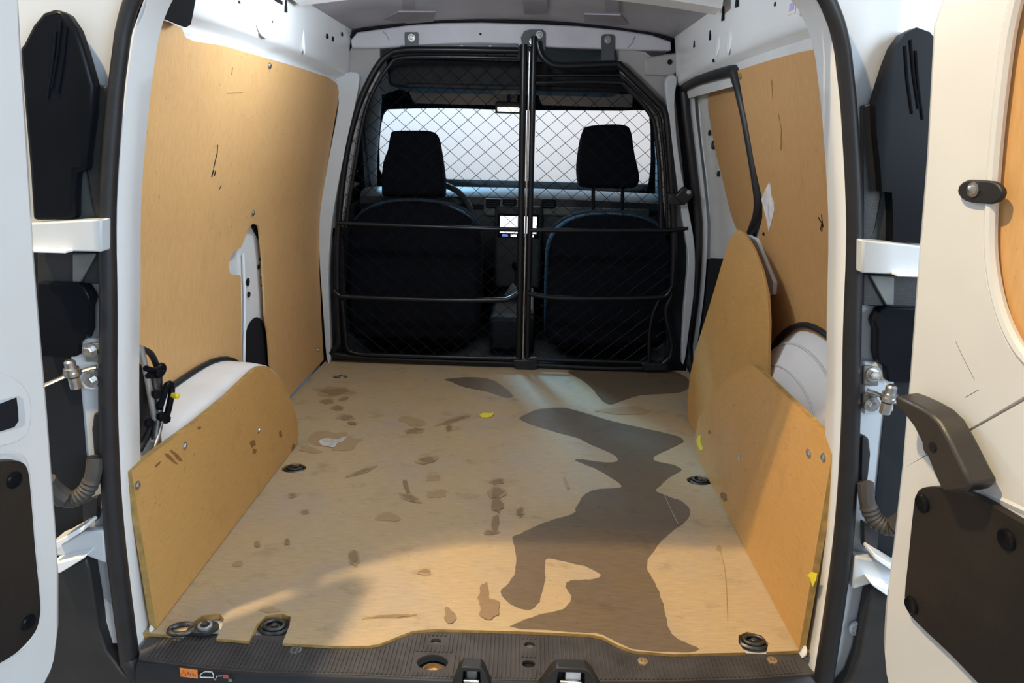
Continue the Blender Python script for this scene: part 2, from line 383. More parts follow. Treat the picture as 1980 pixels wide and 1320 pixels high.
v, f = tube_geo(spl([FL(*p, .0008) for p in ((700, 1196), (740, 1194), (780, 1194), (806, 1187))], 4), .0008, 5); obj('scratch', v, f, 'cut_edge', floor)
# yellow scrap
ys = [FL(*p, .001) for p in ((927, 803), (935, 799), (946, 800), (955, 799), (951, 806), (940, 808), (930, 807))]
tag(plate('paper_scrap', xy(ys), [], fz(.004), .003, 'yellow', smooth=0), 'small yellow scrap lying alone in the middle of the plywood floor', 'scrap')
# ================================================================== lashing eyes sunk in the floor
def dish(px, py, label, a=.032, b=.026, grip=True):
    c = FL(px, py, -.010)
    t = thing('lashing_eye', label, 'lashing eye', c, 'lashing eyes sunk in the plywood floor')
    v, f = lathe_geo([(a, 0), (a, .003), (a*.86, .006), (a*.7, .003), (a*.4, .002)], c, (0, 0, 1), 20)
    v = [Vector((p.x, c.y+(p.y-c.y)*b/a, p.z)) for p in v]
    obj('dish', v, f, 'dark_steel', t)
    if grip:
        tube('ring', [(c.x+a*.62*math.cos(q), c.y+b*.62*math.sin(q), c.z+.007) for q in [i*math.pi/8 for i in range(16)]], .0035, 'dark_steel', t, 8, True)
    hexbolt((c.x, c.y, c.z+.002), (0, 0, 1), t, .006, 'dark_steel')
dish(531, 1214, 'dark steel lashing eye in the second notch of the rear left floor edge', .030, .022)
dish(1457, 1243, 'dark steel lashing eye in the rear right corner of the floor', .030, .020)
dish(571, 907, 'lashing eye in the oval floor hole beside the left wheel arch board')
dish(1354, 931, 'lashing eye in the oval floor hole beside the right wheel arch board')
dish(658, 729, 'lashing eye at the front left of the floor near the mesh bulkhead', .026, .016, False)
dish(1297, 742, 'lashing eye at the front right of the floor near the mesh bulkhead', .026, .014, False)
# rear left: link lying out over the sill
c0, c1 = FL(397, 1213, .004), FL(352, 1216, .004)
t = thing('lashing_link', 'dark steel lashing link swung out over the sill at the rear left corner', 'lashing eye', (c0.x, c0.y, -.010), 'lashing eyes sunk in the plywood floor')
d = (c1-c0).normalized(); pn = Vector((-d.y, d.x, 0))
lp = [c1+d*(.022*math.cos(a))+pn*(.014*math.sin(a)) for a in [i*math.pi/10 for i in range(20)]]
tube('loop', lp, .005, 'dark_steel', t, 8, True)
pl = [c0+d*(.024*math.cos(a)*(1.25 if math.cos(a) > 0 else 1))+pn*(.017*math.sin(a)) for a in [i*math.pi/9 for i in range(18)]]
plate('eyelet', xy(pl), [], fz(.006), .006, 'dark_steel', t)
lathe('collar', [(.013, 0), (.013, .004), (.009, .005), (.006, .003)], (c0.x, c0.y, .006), (0, 0, 1), 'tool_grey', t, 14)
hexbolt((c0.x, c0.y, .009), (0, 0, 1), t, .006, 'dark_steel')
lathe('post', [(.010, 0), (.010, .012)], (c0.x, c0.y, -.012), (0, 0, 1), 'dark_steel', t, 12)
# ================================================================== black plastic sill cover
zs = -.006
sill = thing('sill_cover', 'worn black plastic ribbed sill cover across the rear loading edge', 'sill', (0, -.01, -.08))
so = [FL(*p, zs) for p in ((268, 1262), (272, 1250), (298, 1222))]
so = [Vector((p.x, p.y)) for p in so]+[Vector((-.58, .003)), Vector((-.20, .003)), Vector((-.15, .045)), Vector((.25, .045)), Vector((.29, .003)), Vector((.58, .003))]+[Vector((p.x, p.y)) for p in (FL(1548, 1256, zs), FL(1566, 1290, zs), FL(1572, 1302, zs))]
FE = [FL(*p, zs) for p in ((268, 1275), (320, 1282), (390, 1291), (505, 1300), (700, 1305), (830, 1311), (1000, 1315), (1150, 1317), (1300, 1317), (1450, 1312), (1572, 1302))]
FE = [Vector((p.x, p.y)) for p in FE]; FE[-1].x = .604
so = so[1:-1]+[Vector(p) for p in reversed(FE)]
def yfr(x): return lerp([(p.x, p.y) for p in FE], x)
HO = {'big': (836, 1280, .028, .019), 'a': (843, 1239, .010, .007), 'b': (1024, 1246, .010, .008), 'c': (1022, 1283, .012, .009)}
hol = []
for px, py, a, b in HO.values(): c = FL(px, py, zs); hol.append(circ((c.x, c.y), a, 20, b))
plate('top', so, hol, fz(zs), .004, 'sill_plastic', sill)
# rolled front lip
prof = [(.003, 0), (-.004, -.0015), (-.010, -.008), (-.014, -.022), (-.015, -.036), (-.009, -.038), (-.008, -.022), (-.002, -.008)]
loops = [[Vector((p.x, p.y+a, zs+b)) for a, b in prof] for p in FE]
k = len(prof); V = [p for l in loops for p in l]; F = []
for i in range(len(FE)-1):
    for j in range(k): F.append((i*k+j, i*k+(j+1) % k, (i+1)*k+(j+1) % k, (i+1)*k+j))
F += [tuple(range(k)), tuple((len(FE)-1)*k+j for j in range(k))]
lip = obj('lip', V, F, 'sill_lip', sill)
def edge_y(x):
    for a, b in zip(fpts, fpts[1:]):
        if min(a.x, b.x) <= x <= max(a.x, b.x) and abs(b.x-a.x) > 1e-4:
            return a.y+(b.y-a.y)*(x-a.x)/(b.x-a.x)
    return 0
gs = []; x = -.575
hc = [(FL(p[0], p[1], zs), p[2], p[3]) for p in HO.values()]
lat = [FL(915, 1300, zs).x, FL(1105, 1305, zs).x]
while x < .585:
    y1 = min(edge_y(x)-.004, .03 if -.15 < x < .25 else -.010); y0 = yfr(x)+.004; segs = [(y0, y1)]
    for c, a, b in hc:
        if abs(x-c.x) < a+.006:
            ns = []
            for s0, s1 in segs:
                ns += [(s0, min(s1, c.y-b-.006)), (max(s0, c.y+b+.006), s1)]
            segs = ns
    for s0, s1 in segs:
        if s1-s0 > .006: gs.append(box_geo((x, (s0+s1)/2, zs+.0006), (.0036, s1-s0, .0026)))
    x += .0076
tag(obj('rib', *join_geo(gs), 'sill_plastic', sill, 20), 'fine raised ribs running along the sill', kind='stuff')
for key, m in (('a', 'plate_grey'), ('b', 'plate_grey'), ('c', 'seam_dark')):
    px, py, a, b = HO[key]; c = FL(px, py, zs); lathe('hole_bottom', [(a*1.1, 0), (a*1.1, .002), (a*.5, .003)], (c.x, c.y, zs-.010), (0, 0, 1), m, sill, 14)
c = FL(836, 1280, zs); o = lathe('cup', [(.030, 0), (.030, .002), (.022, .004), (.019, .012), (.016, .013), (.014, .006)], (c.x, c.y-.004, zs-.026), (0, 0, 1), 'brass', sill, 20)
lathe('well', [(.031, -.012), (.031, 0)], (c.x, c.y, zs-.024), (0, 0, 1), 'seam_dark', sill, 20)
for px, py in ((1243, 1279), (1493, 1277)): c = FL(px, py, zs); lathe('screw', [(.010, 0), (.009, .002), (.004, .003), (.003, .001)], (c.x, c.y, zs), (0, 0, 1), 'brass', sill, 14)
for px, py in ((572, 1257), (346, 1232)):
    c = FL(px, py, zs); lathe('plug', [(.011, 0), (.011, .0015), (.007, .002), (.006, .0005)], (c.x, c.y, zs), (0, 0, 1), 'plate_grey', sill, 14)
# printed warning strip on the lip
YL = yfr(-.52)-.016
def PL(px, py, dy=0): return PY(px, py, YL+dy)
o_ = xz([PL(*p) for p in ((348, 1290), (384, 1291), (385, 1307), (350, 1306))])
lb_ = plate('orange_label', o_, [], lambda u, v, d: (u, yfr(u)-.0158+d, v), .0015, 'orange', lip, smooth=0)
gs = []
for i, (a, b) in enumerate(((353, 1301), (357, 1296), (361, 1301), (366, 1298), (371, 1300), (376, 1299), (380, 1301))):
    p = PL(a, b); gs.append(box_geo((p.x, yfr(p.x)-.0160, p.z), (.0018, .0006, .006 if i % 2 else .004)))
obj('label_print', *join_geo(gs), 'print_dark', lb_, 0)
def onlip(pts): return [Vector((q.x, yfr(q.x)-.0155, q.z)) for q in [PL(*p) for p in pts]]
van = [(390, 1304), (390, 1299), (396, 1295), (400, 1293), (413, 1293), (416, 1298), (416, 1304), (390, 1304)]
obj('van_pictogram', *tube_geo(onlip(van), .0008, 5), 'print_white', lip)
obj('line_pictogram', *tube_geo(onlip(((416, 1305), (420, 1309), (422, 1301), (433, 1300))), .0006, 5), 'print_white', lip)
p = onlip([(440, 1301)])[0]; box('red_print', p, (.009, .001, .007), 'print_red', lip, 0)
p = onlip([(449, 1308)])[0]; box('green_print', p, (.006, .001, .005), 'print_green', lip, 0)
# latch strikers in the middle of the sill
for px, py, lab, w_ in ((912, 1302, 'steel door striker in a black housing left of the sill middle', .040), (1104, 1304, 'bright door striker in a wide black housing right of the sill middle', .062)):
    c = PY(px, py, -.098)
    t = thing('door_striker', lab, 'striker', (c.x, c.y, c.z-.05), 'door strikers on the sill')
    hh = .018
    out = [(-w_*1.05, -.05), (-w_*.55, hh*.5), (-w_*.4, hh), (w_*.4, hh), (w_*.55, hh*.5), (w_*1.05, -.05)]
    inn = [(-w_*.42, -.045), (-w_*.36, hh*.5), (w_*.36, hh*.5), (w_*.42, -.045)]
    plate('housing', [(c.x+a, c.z+b) for a, b in out], [[(c.x+a, c.z+b) for a, b in inn]], lambda u, v, d, y=c.y: (u, y-.006+d, v), .022, 'black_plastic', t, bevel=.002)
    box('back', (c.x, c.y+.012, c.z-.018), (w_*.8, .004, .05), 'seam_dark', t, 0)
    if w_ > .05: box('latch_plate', (c.x+.004, c.y+.004, c.z-.010), (w_*.42, .006, .03), 'paper', t, .002)
    else: box('latch_plate', (c.x, c.y+.006, c.z-.006), (w_*.5, .006, .018), 'plate_grey', t, .003)
    tube('bar', [(c.x-w_*.25, c.y+.01, c.z-.03), (c.x-w_*.25, c.y-.004, c.z-.012), (c.x+w_*.25, c.y-.004, c.z-.012), (c.x+w_*.25, c.y+.01, c.z-.03)], .004, 'steel', t, 8)
# bumper and lower body under the sill
b = box('trim_bumper', (0, -.045, -.25), (1.50, .09, .20), 'black_plastic', bevel=.015); struct(b)
b = box('trim_tailboard', (0, -.035, -.092), (1.22, .05, .07), 'jamb_paint', bevel=.006); struct(b)
# ================================================================== tail opening: pillars, seal
def loop_pts(y, off=0, lo=-.07, n=3):
    half = [(lerp(ST, z)-off, z) for z, _ in ST if z >= lo and z > -.01]
    half = [(.60-off, lo)]+half
    half = [(x, z-(off if x < .45 else off*.5 if z > .95 else 0)) for x, z in half]
    pts = [Vector((-x, y, z)) for x, z in half]+[Vector((x, y, z)) for x, z in reversed(half[:-1])]
    return spl(pts, n)
L0 = loop_pts(-.030, -.016); L1 = loop_pts(-.030, .004); L2 = loop_pts(-.022, .006); L3 = loop_pts(.040, .002); L4 = loop_pts(.046, -.006)
def outw(L, y, k): return [Vector((math.copysign(max(abs(p.x), .001)+k*(.2+.8*min(1, abs(p.x)/.4)), p.x) if abs(p.x) > .15 else p.x*1.1, y, p.z+(k*1.3 if p.z > .95 else 0))) for p in L]
pr = struct(loft('wall_rear_frame', [outw(L0, -.028, .16), L0, L1, L2, L3, L4, outw(L4, .05, .11)], 'white_paint', None, smooth=50))
for s, a, b in ((-1, (248, 112), (292, 127)), (1, (1606, 156), (1648, 140))):
    p, q = PY(*a, .038), PY(*b, -.02) if s > 0 else PY(*a, -.02)
    if s < 0: p = PY(*b, .038)
    tube('seam', [p+Vector((-s*.0015, 0, 0)), q+Vector((-s*.0015, 0, 0))], .0012, 'seam_dark', pr, 6)
for s, px, py in ((-1, 276, 1228), (1, 1572, 1272)):
    c = PY(px, py, 0.0); lathe('plug', [(.012, 0), (.012, .003), (.007, .004)], (s*.600, .005, c.z+.01), (-s, 0, .3), 'white_paint', pr, 14)
sl = [Vector((-x, -.048, z)) for z, x in ST[1:]]; sl = [Vector((-.50, -.068, -.105)), Vector((-.575, -.062, -.072)), Vector((-.612, -.052, -.03))]+sl
sl += [Vector((-p.x, p.y, p.z)) for p in reversed(sl[:-1])]
slp = spl(sl, 5, True)
seal = tube('door_seal', slp, .0155, 'rubber', None, 12, True, [lerp([(-.1, .0165), (.25, .0155), (.6, .0128), (.95, .0105), (1.2, .0105)], p.z) for p in slp])
tag(seal, 'thick black rubber seal running around the rear door opening', 'seal')
# ================================================================== side walls behind the lining
def wall_strip(side, off, z0, z1, y0, y1, nz=14):
    zz = [z0+(z1-z0)*i/nz for i in range(nz+1)]
    return [[Vector((side*(WZ(z)-off), y0, z)) for z in zz], [Vector((side*(WZ(z)-off), y1, z)) for z in zz], [Vector((side*(WZ(z)-off+.05), y1, z)) for z in zz], [Vector((side*(WZ(z)-off+.05), y0, z)) for z in zz]]
wl = struct(loft('wall_left', wall_strip(-1, -.04, -.15, 1.30, .02, 1.70), 'inner_metal'))
op = [(1.60, .04), (1.61, .30), (1.61, .60), (1.60, .85), (1.60, 1.04), (1.56, 1.085)]
op += [tuple(yz([PW(*p, 1, .0)])[0]) for p in ((1405, 138), (1420, 150), (1436, 210), (1450, 285), (1462, 360), (1465, 395), (1460, 425), (1447, 465))]
op += [(1.02, .50), (1.05, .35), (1.08, .15), (1.10, .04)]
ops = spl([Vector((a, b, 0)) for a, b in op], 3, True)
OPN = [Vector((p.x, p.y)) for p in ops]
wr = struct(plate('wall_right', [(.02, -.15), (1.70, -.15), (1.70, 1.30), (.02, 1.30)], [OPN], fw(1, -.012), .028, 'inner_metal', None, .06))
sseal = tube('side_door_seal', [Vector((WZ(p.y)+.006, p.x, p.y)) for p in ops], .016, 'rubber', None, 10, True)
tag(sseal, 'black rubber seal around the side sliding door opening on the right', 'seal')
# upper rails
def rail(side, y0, y1, m):
    secs = []
    for i in range(15):
        t = i/14; y = y0+(y1-y0)*t; g_ = math.sin(math.pi*min(1, max(0, (t-.02)/.96)))**.6
        dz = .015*math.sin(math.pi*t)
        prof = [(.640, 1.045), (.634, 1.066), (.629, 1.078), (.632+.020*g_, 1.081), (.628+.024*g_, 1.086), (.606, 1.090+.022*g_), (.598, 1.098+.026*g_), (.596, 1.125+dz), (.590, 1.19), (.578, 1.262), (.566, 1.275)]
        secs.append([Vector((side*a, y, z)) for a, z in prof])
    return secs
rl = loft('upper_rail', rail(-1, .20, 1.63, 0), 'white_paint', wl, smooth=60)
rr_ = loft('upper_rail', rail(1, .10, 1.63, 0), 'white_paint', wr, smooth=60)
# rail end and dark void at the rear of the left rail
vp = yz([PX(*p, -.594) for p in ((285, -40), (378, -40), (374, 0), (371, 30), (367, 47), (358, 53), (350, 50), (330, 42), (308, 32), (285, 20))])
plate('void', vp, [], lambda u, v, d: (-(.602-max(0, v-1.12)*.17-.010+d), u, v), .003, 'void_black', rl)
# small slots and holes on the rails
def mark(px, py, side, w_, h_, parent, m='seam_dark'):
    x = .59
    p = PX(px, py, side*x); x = .598 if p.z < 1.13 else .590-(p.z-1.19)*.17; p = PX(px, py, side*x)
    v, f = box_geo((p.x-side*.001, p.y, p.z), (.004, w_, h_)); return obj('slot', v, f, m, parent, 0)
for q in ((632, 70, -1, .02, .014), (643, 75, -1, .016, .014), (661, 66, -1, .01, .012), (552, 12, -1, .010, .030), (538, 2, -1, .05, .008), (461, 4, -1, .008, .006), (525, 42, -1, .006, .005)): mark(*q, rl)
for q in ((1399, 26, 1, .014, .036), (1374, 68, 1, .014, .026), (1343, 85, 1, .010, .02), (1380, 117, 1, .010, .008), (1426, 5, 1, .02, .02), (1500, 8, 1, .006, .008)): mark(*q, rr_)
for px, py, s, a, b in ((1410, 75, 1, .03, .05), (1388, 80, 1, .03, .05), (1330, 90, 1, .035, .04), (510, 40, -1, .06, .05), (586, 60, -1, .010, .08)):
    x = .595; p = PX(px, py, s*x)
    pts = [p+Vector((0, a*math.cos(t_), b*math.sin(t_)*.8)) for t_ in [i*math.pi/8 for i in range(16)]]
    inflate('dimple', pts, (-s, 0, .1), .008, 'white_paint', rl if s < 0 else rr_, .5, 3)
p = PX(1532, 14, .575); st = plate('sticker', [(p.y-.02, p.z-.014), (p.y+.02, p.z-.012), (p.y+.022, p.z+.016), (p.y-.018, p.z+.016)], [], fx(.574, 1), .002, 'paper', rr_); plate('sticker_print', [(p.y-.012, p.z-.006), (p.y+.012, p.z-.006), (p.y+.012, p.z+.008), (p.y-.012, p.z+.008)], [], fx(.573, 1), .002, 'lilac', rr_)
# ================================================================== plywood linings on the sides
top_l = [(x, y) for x, y in ((300, 34), (330, 44), (352, 54), (358, 72), (376, 80), (430, 88), (500, 108), (560, 125), (610, 141), (636, 150), (652, 162), (657, 185))]
ll = yz([PW(*p, -1, .0) for p in top_l])
rear_l = [Vector((1.592, z)) for z in (.95, .8, .6, .4, .2, .012)]
outl = [Vector((.06, ll[0].y))]+ll+rear_l+[Vector((.86, .012)), Vector((.84, .10)), Vector((.80, .2)), Vector((.06, .2))]
cut = [(488, 433), (497, 434), (502, 441), (504, 462), (508, 500), (511, 560), (513, 610), (519, 650), (522, 700), (522, 730), (470, 730), (468, 690), (467, 610), (466, 545), (463, 532), (450, 531), (444, 525), (443, 508), (447, 493), (456, 484), (466, 478), (472, 464), (480, 443)]
cutp = yz(spl([PW(*p, -1, .0) for p in cut], 2, True))
lining = plate('lining_panel', outl, [cutp], fw(-1, 0), .006, 'lining_wood', None, .05)
tag(lining, 'tall plywood lining panel with white cut-out covering the left side wall', 'panel')
def wscrew(px, py, side, par, r=.006, m='steel'):
    p = PW(px, py, side, 0); screw((p.x, p.y, p.z), (-side, 0, 0), par, r, m)
for q in ((521, 127), (489, 411), (614, 676)): wscrew(*q, -1, lining)
def scr(par, side, pts, r=.0008, m='seam_dark', name='scratch'):
    ps = [PW(*p, side, .0006) for p in pts]; obj(name, *tube_geo(ps, r, 5), m, par)
scr(lining, -1, [(421, 280), (420, 295), (416, 312), (413, 325)], .0011); scr(lining, -1, [(413, 328), (409, 342)], .0016); scr(lining, -1, [(417, 330), (414, 340)], .0016)
scr(lining, -1, [(424, 366), (428, 358)], .001); scr(lining, -1, [(440, 180), (470, 178)], .0008, 'cut_edge'); scr(lining, -1, [(450, 130), (448, 145)], .0008, 'cut_edge')
# what shows through the left cut-out: white pillar with black openings
def pil(px, py, off=-.022): return PW(px, py, -1, off)
po = yz([pil(*p) for p in ((468, 420), (505, 420), (530, 740), (430, 740), (425, 470))])
plate('pillar', po, [], fw(-1, -.022), .01, 'white_paint', wl, .04)
for pts in ([(486, 430), (498, 428), (506, 440), (506, 470), (498, 458), (490, 445)], [(474, 730), (475, 680), (478, 640), (486, 621), (497, 613), (507, 620), (515, 642), (521, 680), (523, 730)]):
    plate('void', yz(spl([pil(*p, -.019) for p in pts], 3, True)), [], fw(-1, -.019), .003, 'seam_dark', wl)
for px, py, a, b in ((480, 545, .012, .012), (482, 569, .010, .009), (501, 516, .008, .008), (503, 501, .004, .004), (505, 536, .003, .003), (506, 552, .003, .003)):
    p = pil(px, py, -.018); plate('hole', circ((p.y, p.z), a, 12, b), [], fw(-1, -.018), .002, 'seam_dark', wl)
ridge = [pil(*p, -.015) for p in ((470, 490), (473, 560), (473, 640), (472, 700))]
tube('pillar_ridge', ridge, .004, 'white_paint', wl, 8)
# right lining
edge_r = [(1574, 70), (1572, 96), (1545, 101), (1500, 113), (1460, 125), (1426, 136), (1432, 168), (1440, 215), (1452, 285), (1466, 350), (1474, 385), (1474, 420), (1466, 455), (1474, 490), (1490, 528), (1494, 548), (1488, 566)]
lr = yz([PW(*p, 1, 0) for p in edge_r])
outr = [Vector((.06, 1.07)), Vector((lr[0].x, 1.07))]+lr+[Vector((.86, .40)), Vector((.84, .20)), Vector((.84, .012)), Vector((.80, .2)), Vector((.06, .2))]
liningr = plate('lining_panel', outr, [], fw(1, 0), .006, 'lining_wood_brown', None, .05)
tag(liningr, 'scuffed plywood lining panel with torn paper label on the right wall', 'panel')
wscrew(1432, 147, 1, liningr, .006, 'brass'); wscrew(1477, 452, 1, liningr, .004, 'seam_dark')
tp = [(1487, 352), (1480, 366), (1475, 378), (1472, 385), (1476, 402), (1482, 425), (1486, 448), (1491, 430), (1497, 405), (1496, 390), (1490, 375), (1490, 362)]
plate('torn_label', yz([PW(*p, 1, .0012) for p in tp]), [], fw(1, .0012), .001, 'paper', liningr, smooth=0)
scr(liningr, 1, [(1492, 155), (1494, 190)], .001, 'cut_edge'); scr(liningr, 1, [(1505, 220), (1511, 250), (1510, 290)], .0014, 'cut_edge'); scr(liningr, 1, [(1582, 420), (1590, 432), (1589, 448)], .0012)
scr(liningr, 1, [(1588, 415), (1592, 440)], .0008); scr(liningr, 1, [(1486, 395), (1488, 425)], .002, 'jamb_paint', 'smear'); scr(liningr, 1, [(1590, 425), (1586, 445)], .0008)
# white pillar piece showing behind the right lining edge
pb = yz([PW(*p, 1, .010) for p in ((1440, 450), (1462, 462), (1474, 490), (1486, 520), (1496, 545), (1494, 570), (1440, 580))])
plate('pillar', pb, [], fw(1, .010), .012, 'white_paint', wr, bevel=.004)
# ================================================================== side sliding door on the right
sd = struct(plate('door_3', [(.80, .0), (1.66, .0), (1.66, 1.12), (.80, 1.12)], [], fw(1, -.055), .03, 'door_paint', None, .08))
dl = [(1372, 176), (1388, 168), (1410, 164), (1428, 178), (1440, 220), (1453, 290), (1462, 360), (1462, 410), (1450, 460), (1428, 450), (1412, 410), (1398, 350), (1385, 300), (1374, 240), (1369, 205)]
plate('lining_board', yz(spl([PW(*p, 1, -.047) for p in dl], 3, True)), [], fw(1, -.047), .006, 'lining_wood_brown', sd, .06)
lpn = yz([PW(*p, 1, -.046) for p in ((1344, 520), (1352, 508), (1375, 499), (1400, 500), (1425, 520), (1440, 600), (1440, 790), (1318, 790), (1328, 640))]); plate('lower_panel', lpn, [], fw(1, -.046), .008, 'cab_dark', sd, .08)
for px, py in ((1373, 257), (1390, 336)): p = PW(px, py, 1, -.052); lathe('plug', [(.010, 0), (.010, .004), (.006, .006)], (p.x, p.y, p.z), (-1, 0, 0), 'rubber', sd, 12)
p = PW(1379, 280, 1, -.052); obj('grommet', *tube_geo([(p.x, p.y+.012*math.cos(a), p.z+.012*math.sin(a)) for a in [i*math.pi/6 for i in range(12)]], .004, 6, True), 'rubber', sd)
obj('press_line', *tube_geo([PW(*q, 1, -.054) for q in ((1352, 200), (1356, 260), (1366, 340), (1372, 400), (1366, 470))], .003, 6), 'inner_metal', sd)
box('wiper_clip', PW(1393, 166, 1, -.04), (.01, .05, .012), 'rubber', sd, .003)
# door guide block on the pillar beside the bulkhead
c = PY(1322, 378, 1.56)
t = thing('side_door_stop', 'black plastic stop block on the white pillar beside the mesh bulkhead', 'door stop', (c.x, c.y, c.z-.03))
rotb = Matrix.Rotation(.7, 3, 'Y')
box('block', c, (.05, .03, .05), 'rubber', t, .006, rotb); box('base', c+Vector((-.022, .012, -.015)), (.06, .02, .04), 'rubber', t, .004); screw(c+Vector((.014, -.016, .014)), (0, -1, 0), t, .006)
# ================================================================== wheel arches
def arch(side, yc, a, h, n, prof, m):
    def pt(x, k, t, dz=0): return Vector((side*x, yc-a*k*math.cos(t), max(-.004, h*k*(1-abs(math.cos(t))**n)**.5+dz)))
    tt = [math.pi*i/30 for i in range(31)]
    o = struct(loft('wheel_arch', [[pt(x, k, t) for x, k in prof] for t in tt], m, None, smooth=45))
    tube('arch_seal', [pt(.727, 1.02, t) for t in tt[2:29]], .008, 'rubber', o, 8)
    if side > 0:
        for kx, kk in ((.672, .82), (.70, .93)): tube('press_rib', [pt(kx, kk, t) for t in tt[2:29]], .003, 'inner_metal', o, 8)
    return o
al = arch(-1, .42, .46, .32, 3.5, [(.613, .0), (.613, .90), (.618, .96), (.633, .99), (.658, 1.0), (.735, 1.01)], 'arch_white')
ar = arch(1, .42, .40, .487, 2.2, [(.640, .0), (.640, .60), (.650, .70), (.672, .82), (.70, .93), (.735, 1.0)], 'arch_white')
# ================================================================== plywood boards in front of the wheel arches
XB = .592
def PB(px, py, s): return PX(px, py, s*XB)
bl = [(576, 856), (578, 838), (576, 815), (569, 790), (556, 757), (540, 730), (522, 712), (512, 707), (503, 708), (490, 716), (440, 765), (380, 815), (300, 873), (243, 921), (296, 1216)]
blp = yz([PB(*p, -1) for p in bl]); blp[-1] = Vector((.002, .002)); blp[-2].x = -.006; blp[0].y = .002
boardl = plate('wheel_arch_board', blp, [], fx(-XB, -1), .012, 'board_wood', None, .08, 0, edge='cut_edge')
tag(boardl, 'plywood board with rounded front end screwed before the left wheel arch', 'board')
brp = [(1348, 876), (1342, 850), (1350, 810), (1375, 765), (1405, 735), (1436, 710), (1450, 704), (1460, 708), (1500, 745), (1560, 804), (1622, 866), (1551, 1256)]
brq = yz([PB(*p, 1) for p in brp]); brq[-1] = Vector((.006, .002)); brq[0] = Vector((brq[0].x, .002)); brq[-2].x = .004
boardr = plate('wheel_arch_board', brq, [], fx(XB, 1), .012, 'board_wood', None, .08, 0, edge='cut_edge')
tag(boardr, 'plywood board half in lamp light with sloped top before the right wheel arch', 'board')
for o_, pts in ((boardl, [(265, 938), (500, 832), (357, 862)]), (boardr, [(1593, 884), (1565, 877), (1430, 884)])):
    s = -1 if o_ is boardl else 1
    for q in pts: p = PB(*q, s); screw(p, (-s, 0, 0), o_, .0055)
# long cut edges of the boards
def edge_strip(o_, s, pts):
    ps = [PB(*q, s) for q in pts]; V = []
def smear(o_, s, px, py, a, b, rot):
    pp = yz([PB(*q, s) for q in blob(px, py, a, b, rot)]); plate('smudge', pp, [], fx(s*(XB-.0008), s), .0004, 'board_smudge', o_, smooth=0)
for q in ((330, 886, 14, 3, 40), (341, 881, 14, 3, 45), (305, 897, 8, 2, -45), (489, 857, 5, 7, 20), (492, 872, 4, 5, 30), (567, 866, 3, 8, 0), (542, 840, 3, 7, 0), (385, 827, 3, 3, 0)): smear(boardl, -1, *q)
for q in ((1562, 873, 3, 5, 0), (1372, 835, 3, 4, 0), (1400, 960, 5, 10, -20)): smear(boardr, 1, *q)
yl = [(1562, 1112), (1570, 1105), (1581, 1108), (1578, 1122), (1572, 1134), (1568, 1118)]
plate('yellow_tag', yz([PB(*q, 1) for q in yl]), [], fx(XB-.0012, 1), .001, 'yellow', boardr, smooth=0)
# leaf-shaped board leaning behind it
TL = .06
def PLF(px, py):
    x = .63
    for _ in range(12): p = PX(px, py, x); x = .628+TL*max(0, p.z)
    return PX(px, py, x)
lf = [(1354, 888), (1340, 858), (1331, 815), (1329, 775), (1334, 725), (1346, 672), (1362, 622), (1378, 570), (1394, 515), (1408, 470), (1418, 450), (1428, 444), (1440, 452), (1456, 480), (1472, 520), (1483, 568), (1486, 620), (1484, 700), (1484, 760), (1484, 840), (1460, 895)]
lfq = yz([PLF(*q) for q in lf]); lfq = [Vector((a.x, max(a.y, .002))) for a in lfq]
leaf = plate('side_board', lfq, [], lambda u, v, d: (.628+TL*max(v, 0)+d, u, v), .008, 'board_wood', None, .07, .001)
tag(leaf, 'tall leaf-shaped plywood board with pointed top standing before the side door', 'board')
yl = [(1347, 843), (1352, 840), (1352, 856), (1357, 868), (1352, 872), (1347, 862), (1344, 852)]
plate('yellow_tag', yz([PB(q[0]+3, q[1], 1) for q in yl]), [], fx(XB-.0012, 1), .001, 'yellow', boardr, smooth=0)
# ================================================================== jack and hoses tucked behind the left board
JX = -.640
def PJ(px, py, dx=0): return PX(px, py, JX+dx)
c = PJ(300, 860)
t = thing('tool_jack', 'grey and black folding jack with yellow knob tucked beside left pillar', 'jack', (c.x, c.y, 0.02))
tube('lever', [PJ(272, 670), PJ(285, 730), PJ(295, 790), PJ(303, 830), PJ(310, 880)], .006, 'tool_grey', t, 10)
tube('hoop', spl([PJ(268, 672, -.01), PJ(290, 682, -.01), PJ(302, 705, -.01), PJ(308, 730, -.01), PJ(306, 770, -.01), PJ(290, 830, -.01), PJ(270, 870, -.01)], 4), .006, 'rubber', t, 8)
tube('clamp', spl([PJ(282, 712, .006), PJ(300, 716, .006), PJ(312, 706, .006), PJ(316, 714, .006), PJ(308, 724, .006), PJ(286, 726, .006)], 4), .006, 'gloss_black', t, 8)
tube('hook', spl([PJ(308, 790, .012), PJ(316, 765, .012), PJ(322, 746, .012), PJ(330, 742, .012), PJ(332, 756, .012), PJ(326, 790, .012), PJ(318, 815, .012)], 4), .0065, 'gloss_black', t, 8)
tube('screw_rod', [PJ(316, 800, .010), PJ(306, 845, .010), PJ(292, 885, .010)], .004, 'steel', t, 8)
tube('link_arm', [PJ(296, 725, .002), PJ(308, 790, .004), PJ(300, 850, .004)], .008, 'dark_steel', t, 8)
for px, py in ((310, 805), (318, 810), (300, 762), (286, 818), (304, 722)): p = PJ(px, py, .012); lathe('nut', [(.009, 0), (.009, .008), (.004, .010)], p, (1, -.4, .2), 'gloss_black', t, 6)
p = PJ(334, 764, .016); lathe('knob', [(.006, 0), (.006, .012), (.003, .014)], p, (1, -.3, 0), 'yellow', t, 8)
plate('label', yz([PJ(*q, -.004) for q in ((291, 762), (302, 758), (306, 780), (304, 792), (292, 800))]), [], fx(JX-.004, -1), .002, 'paper', t)
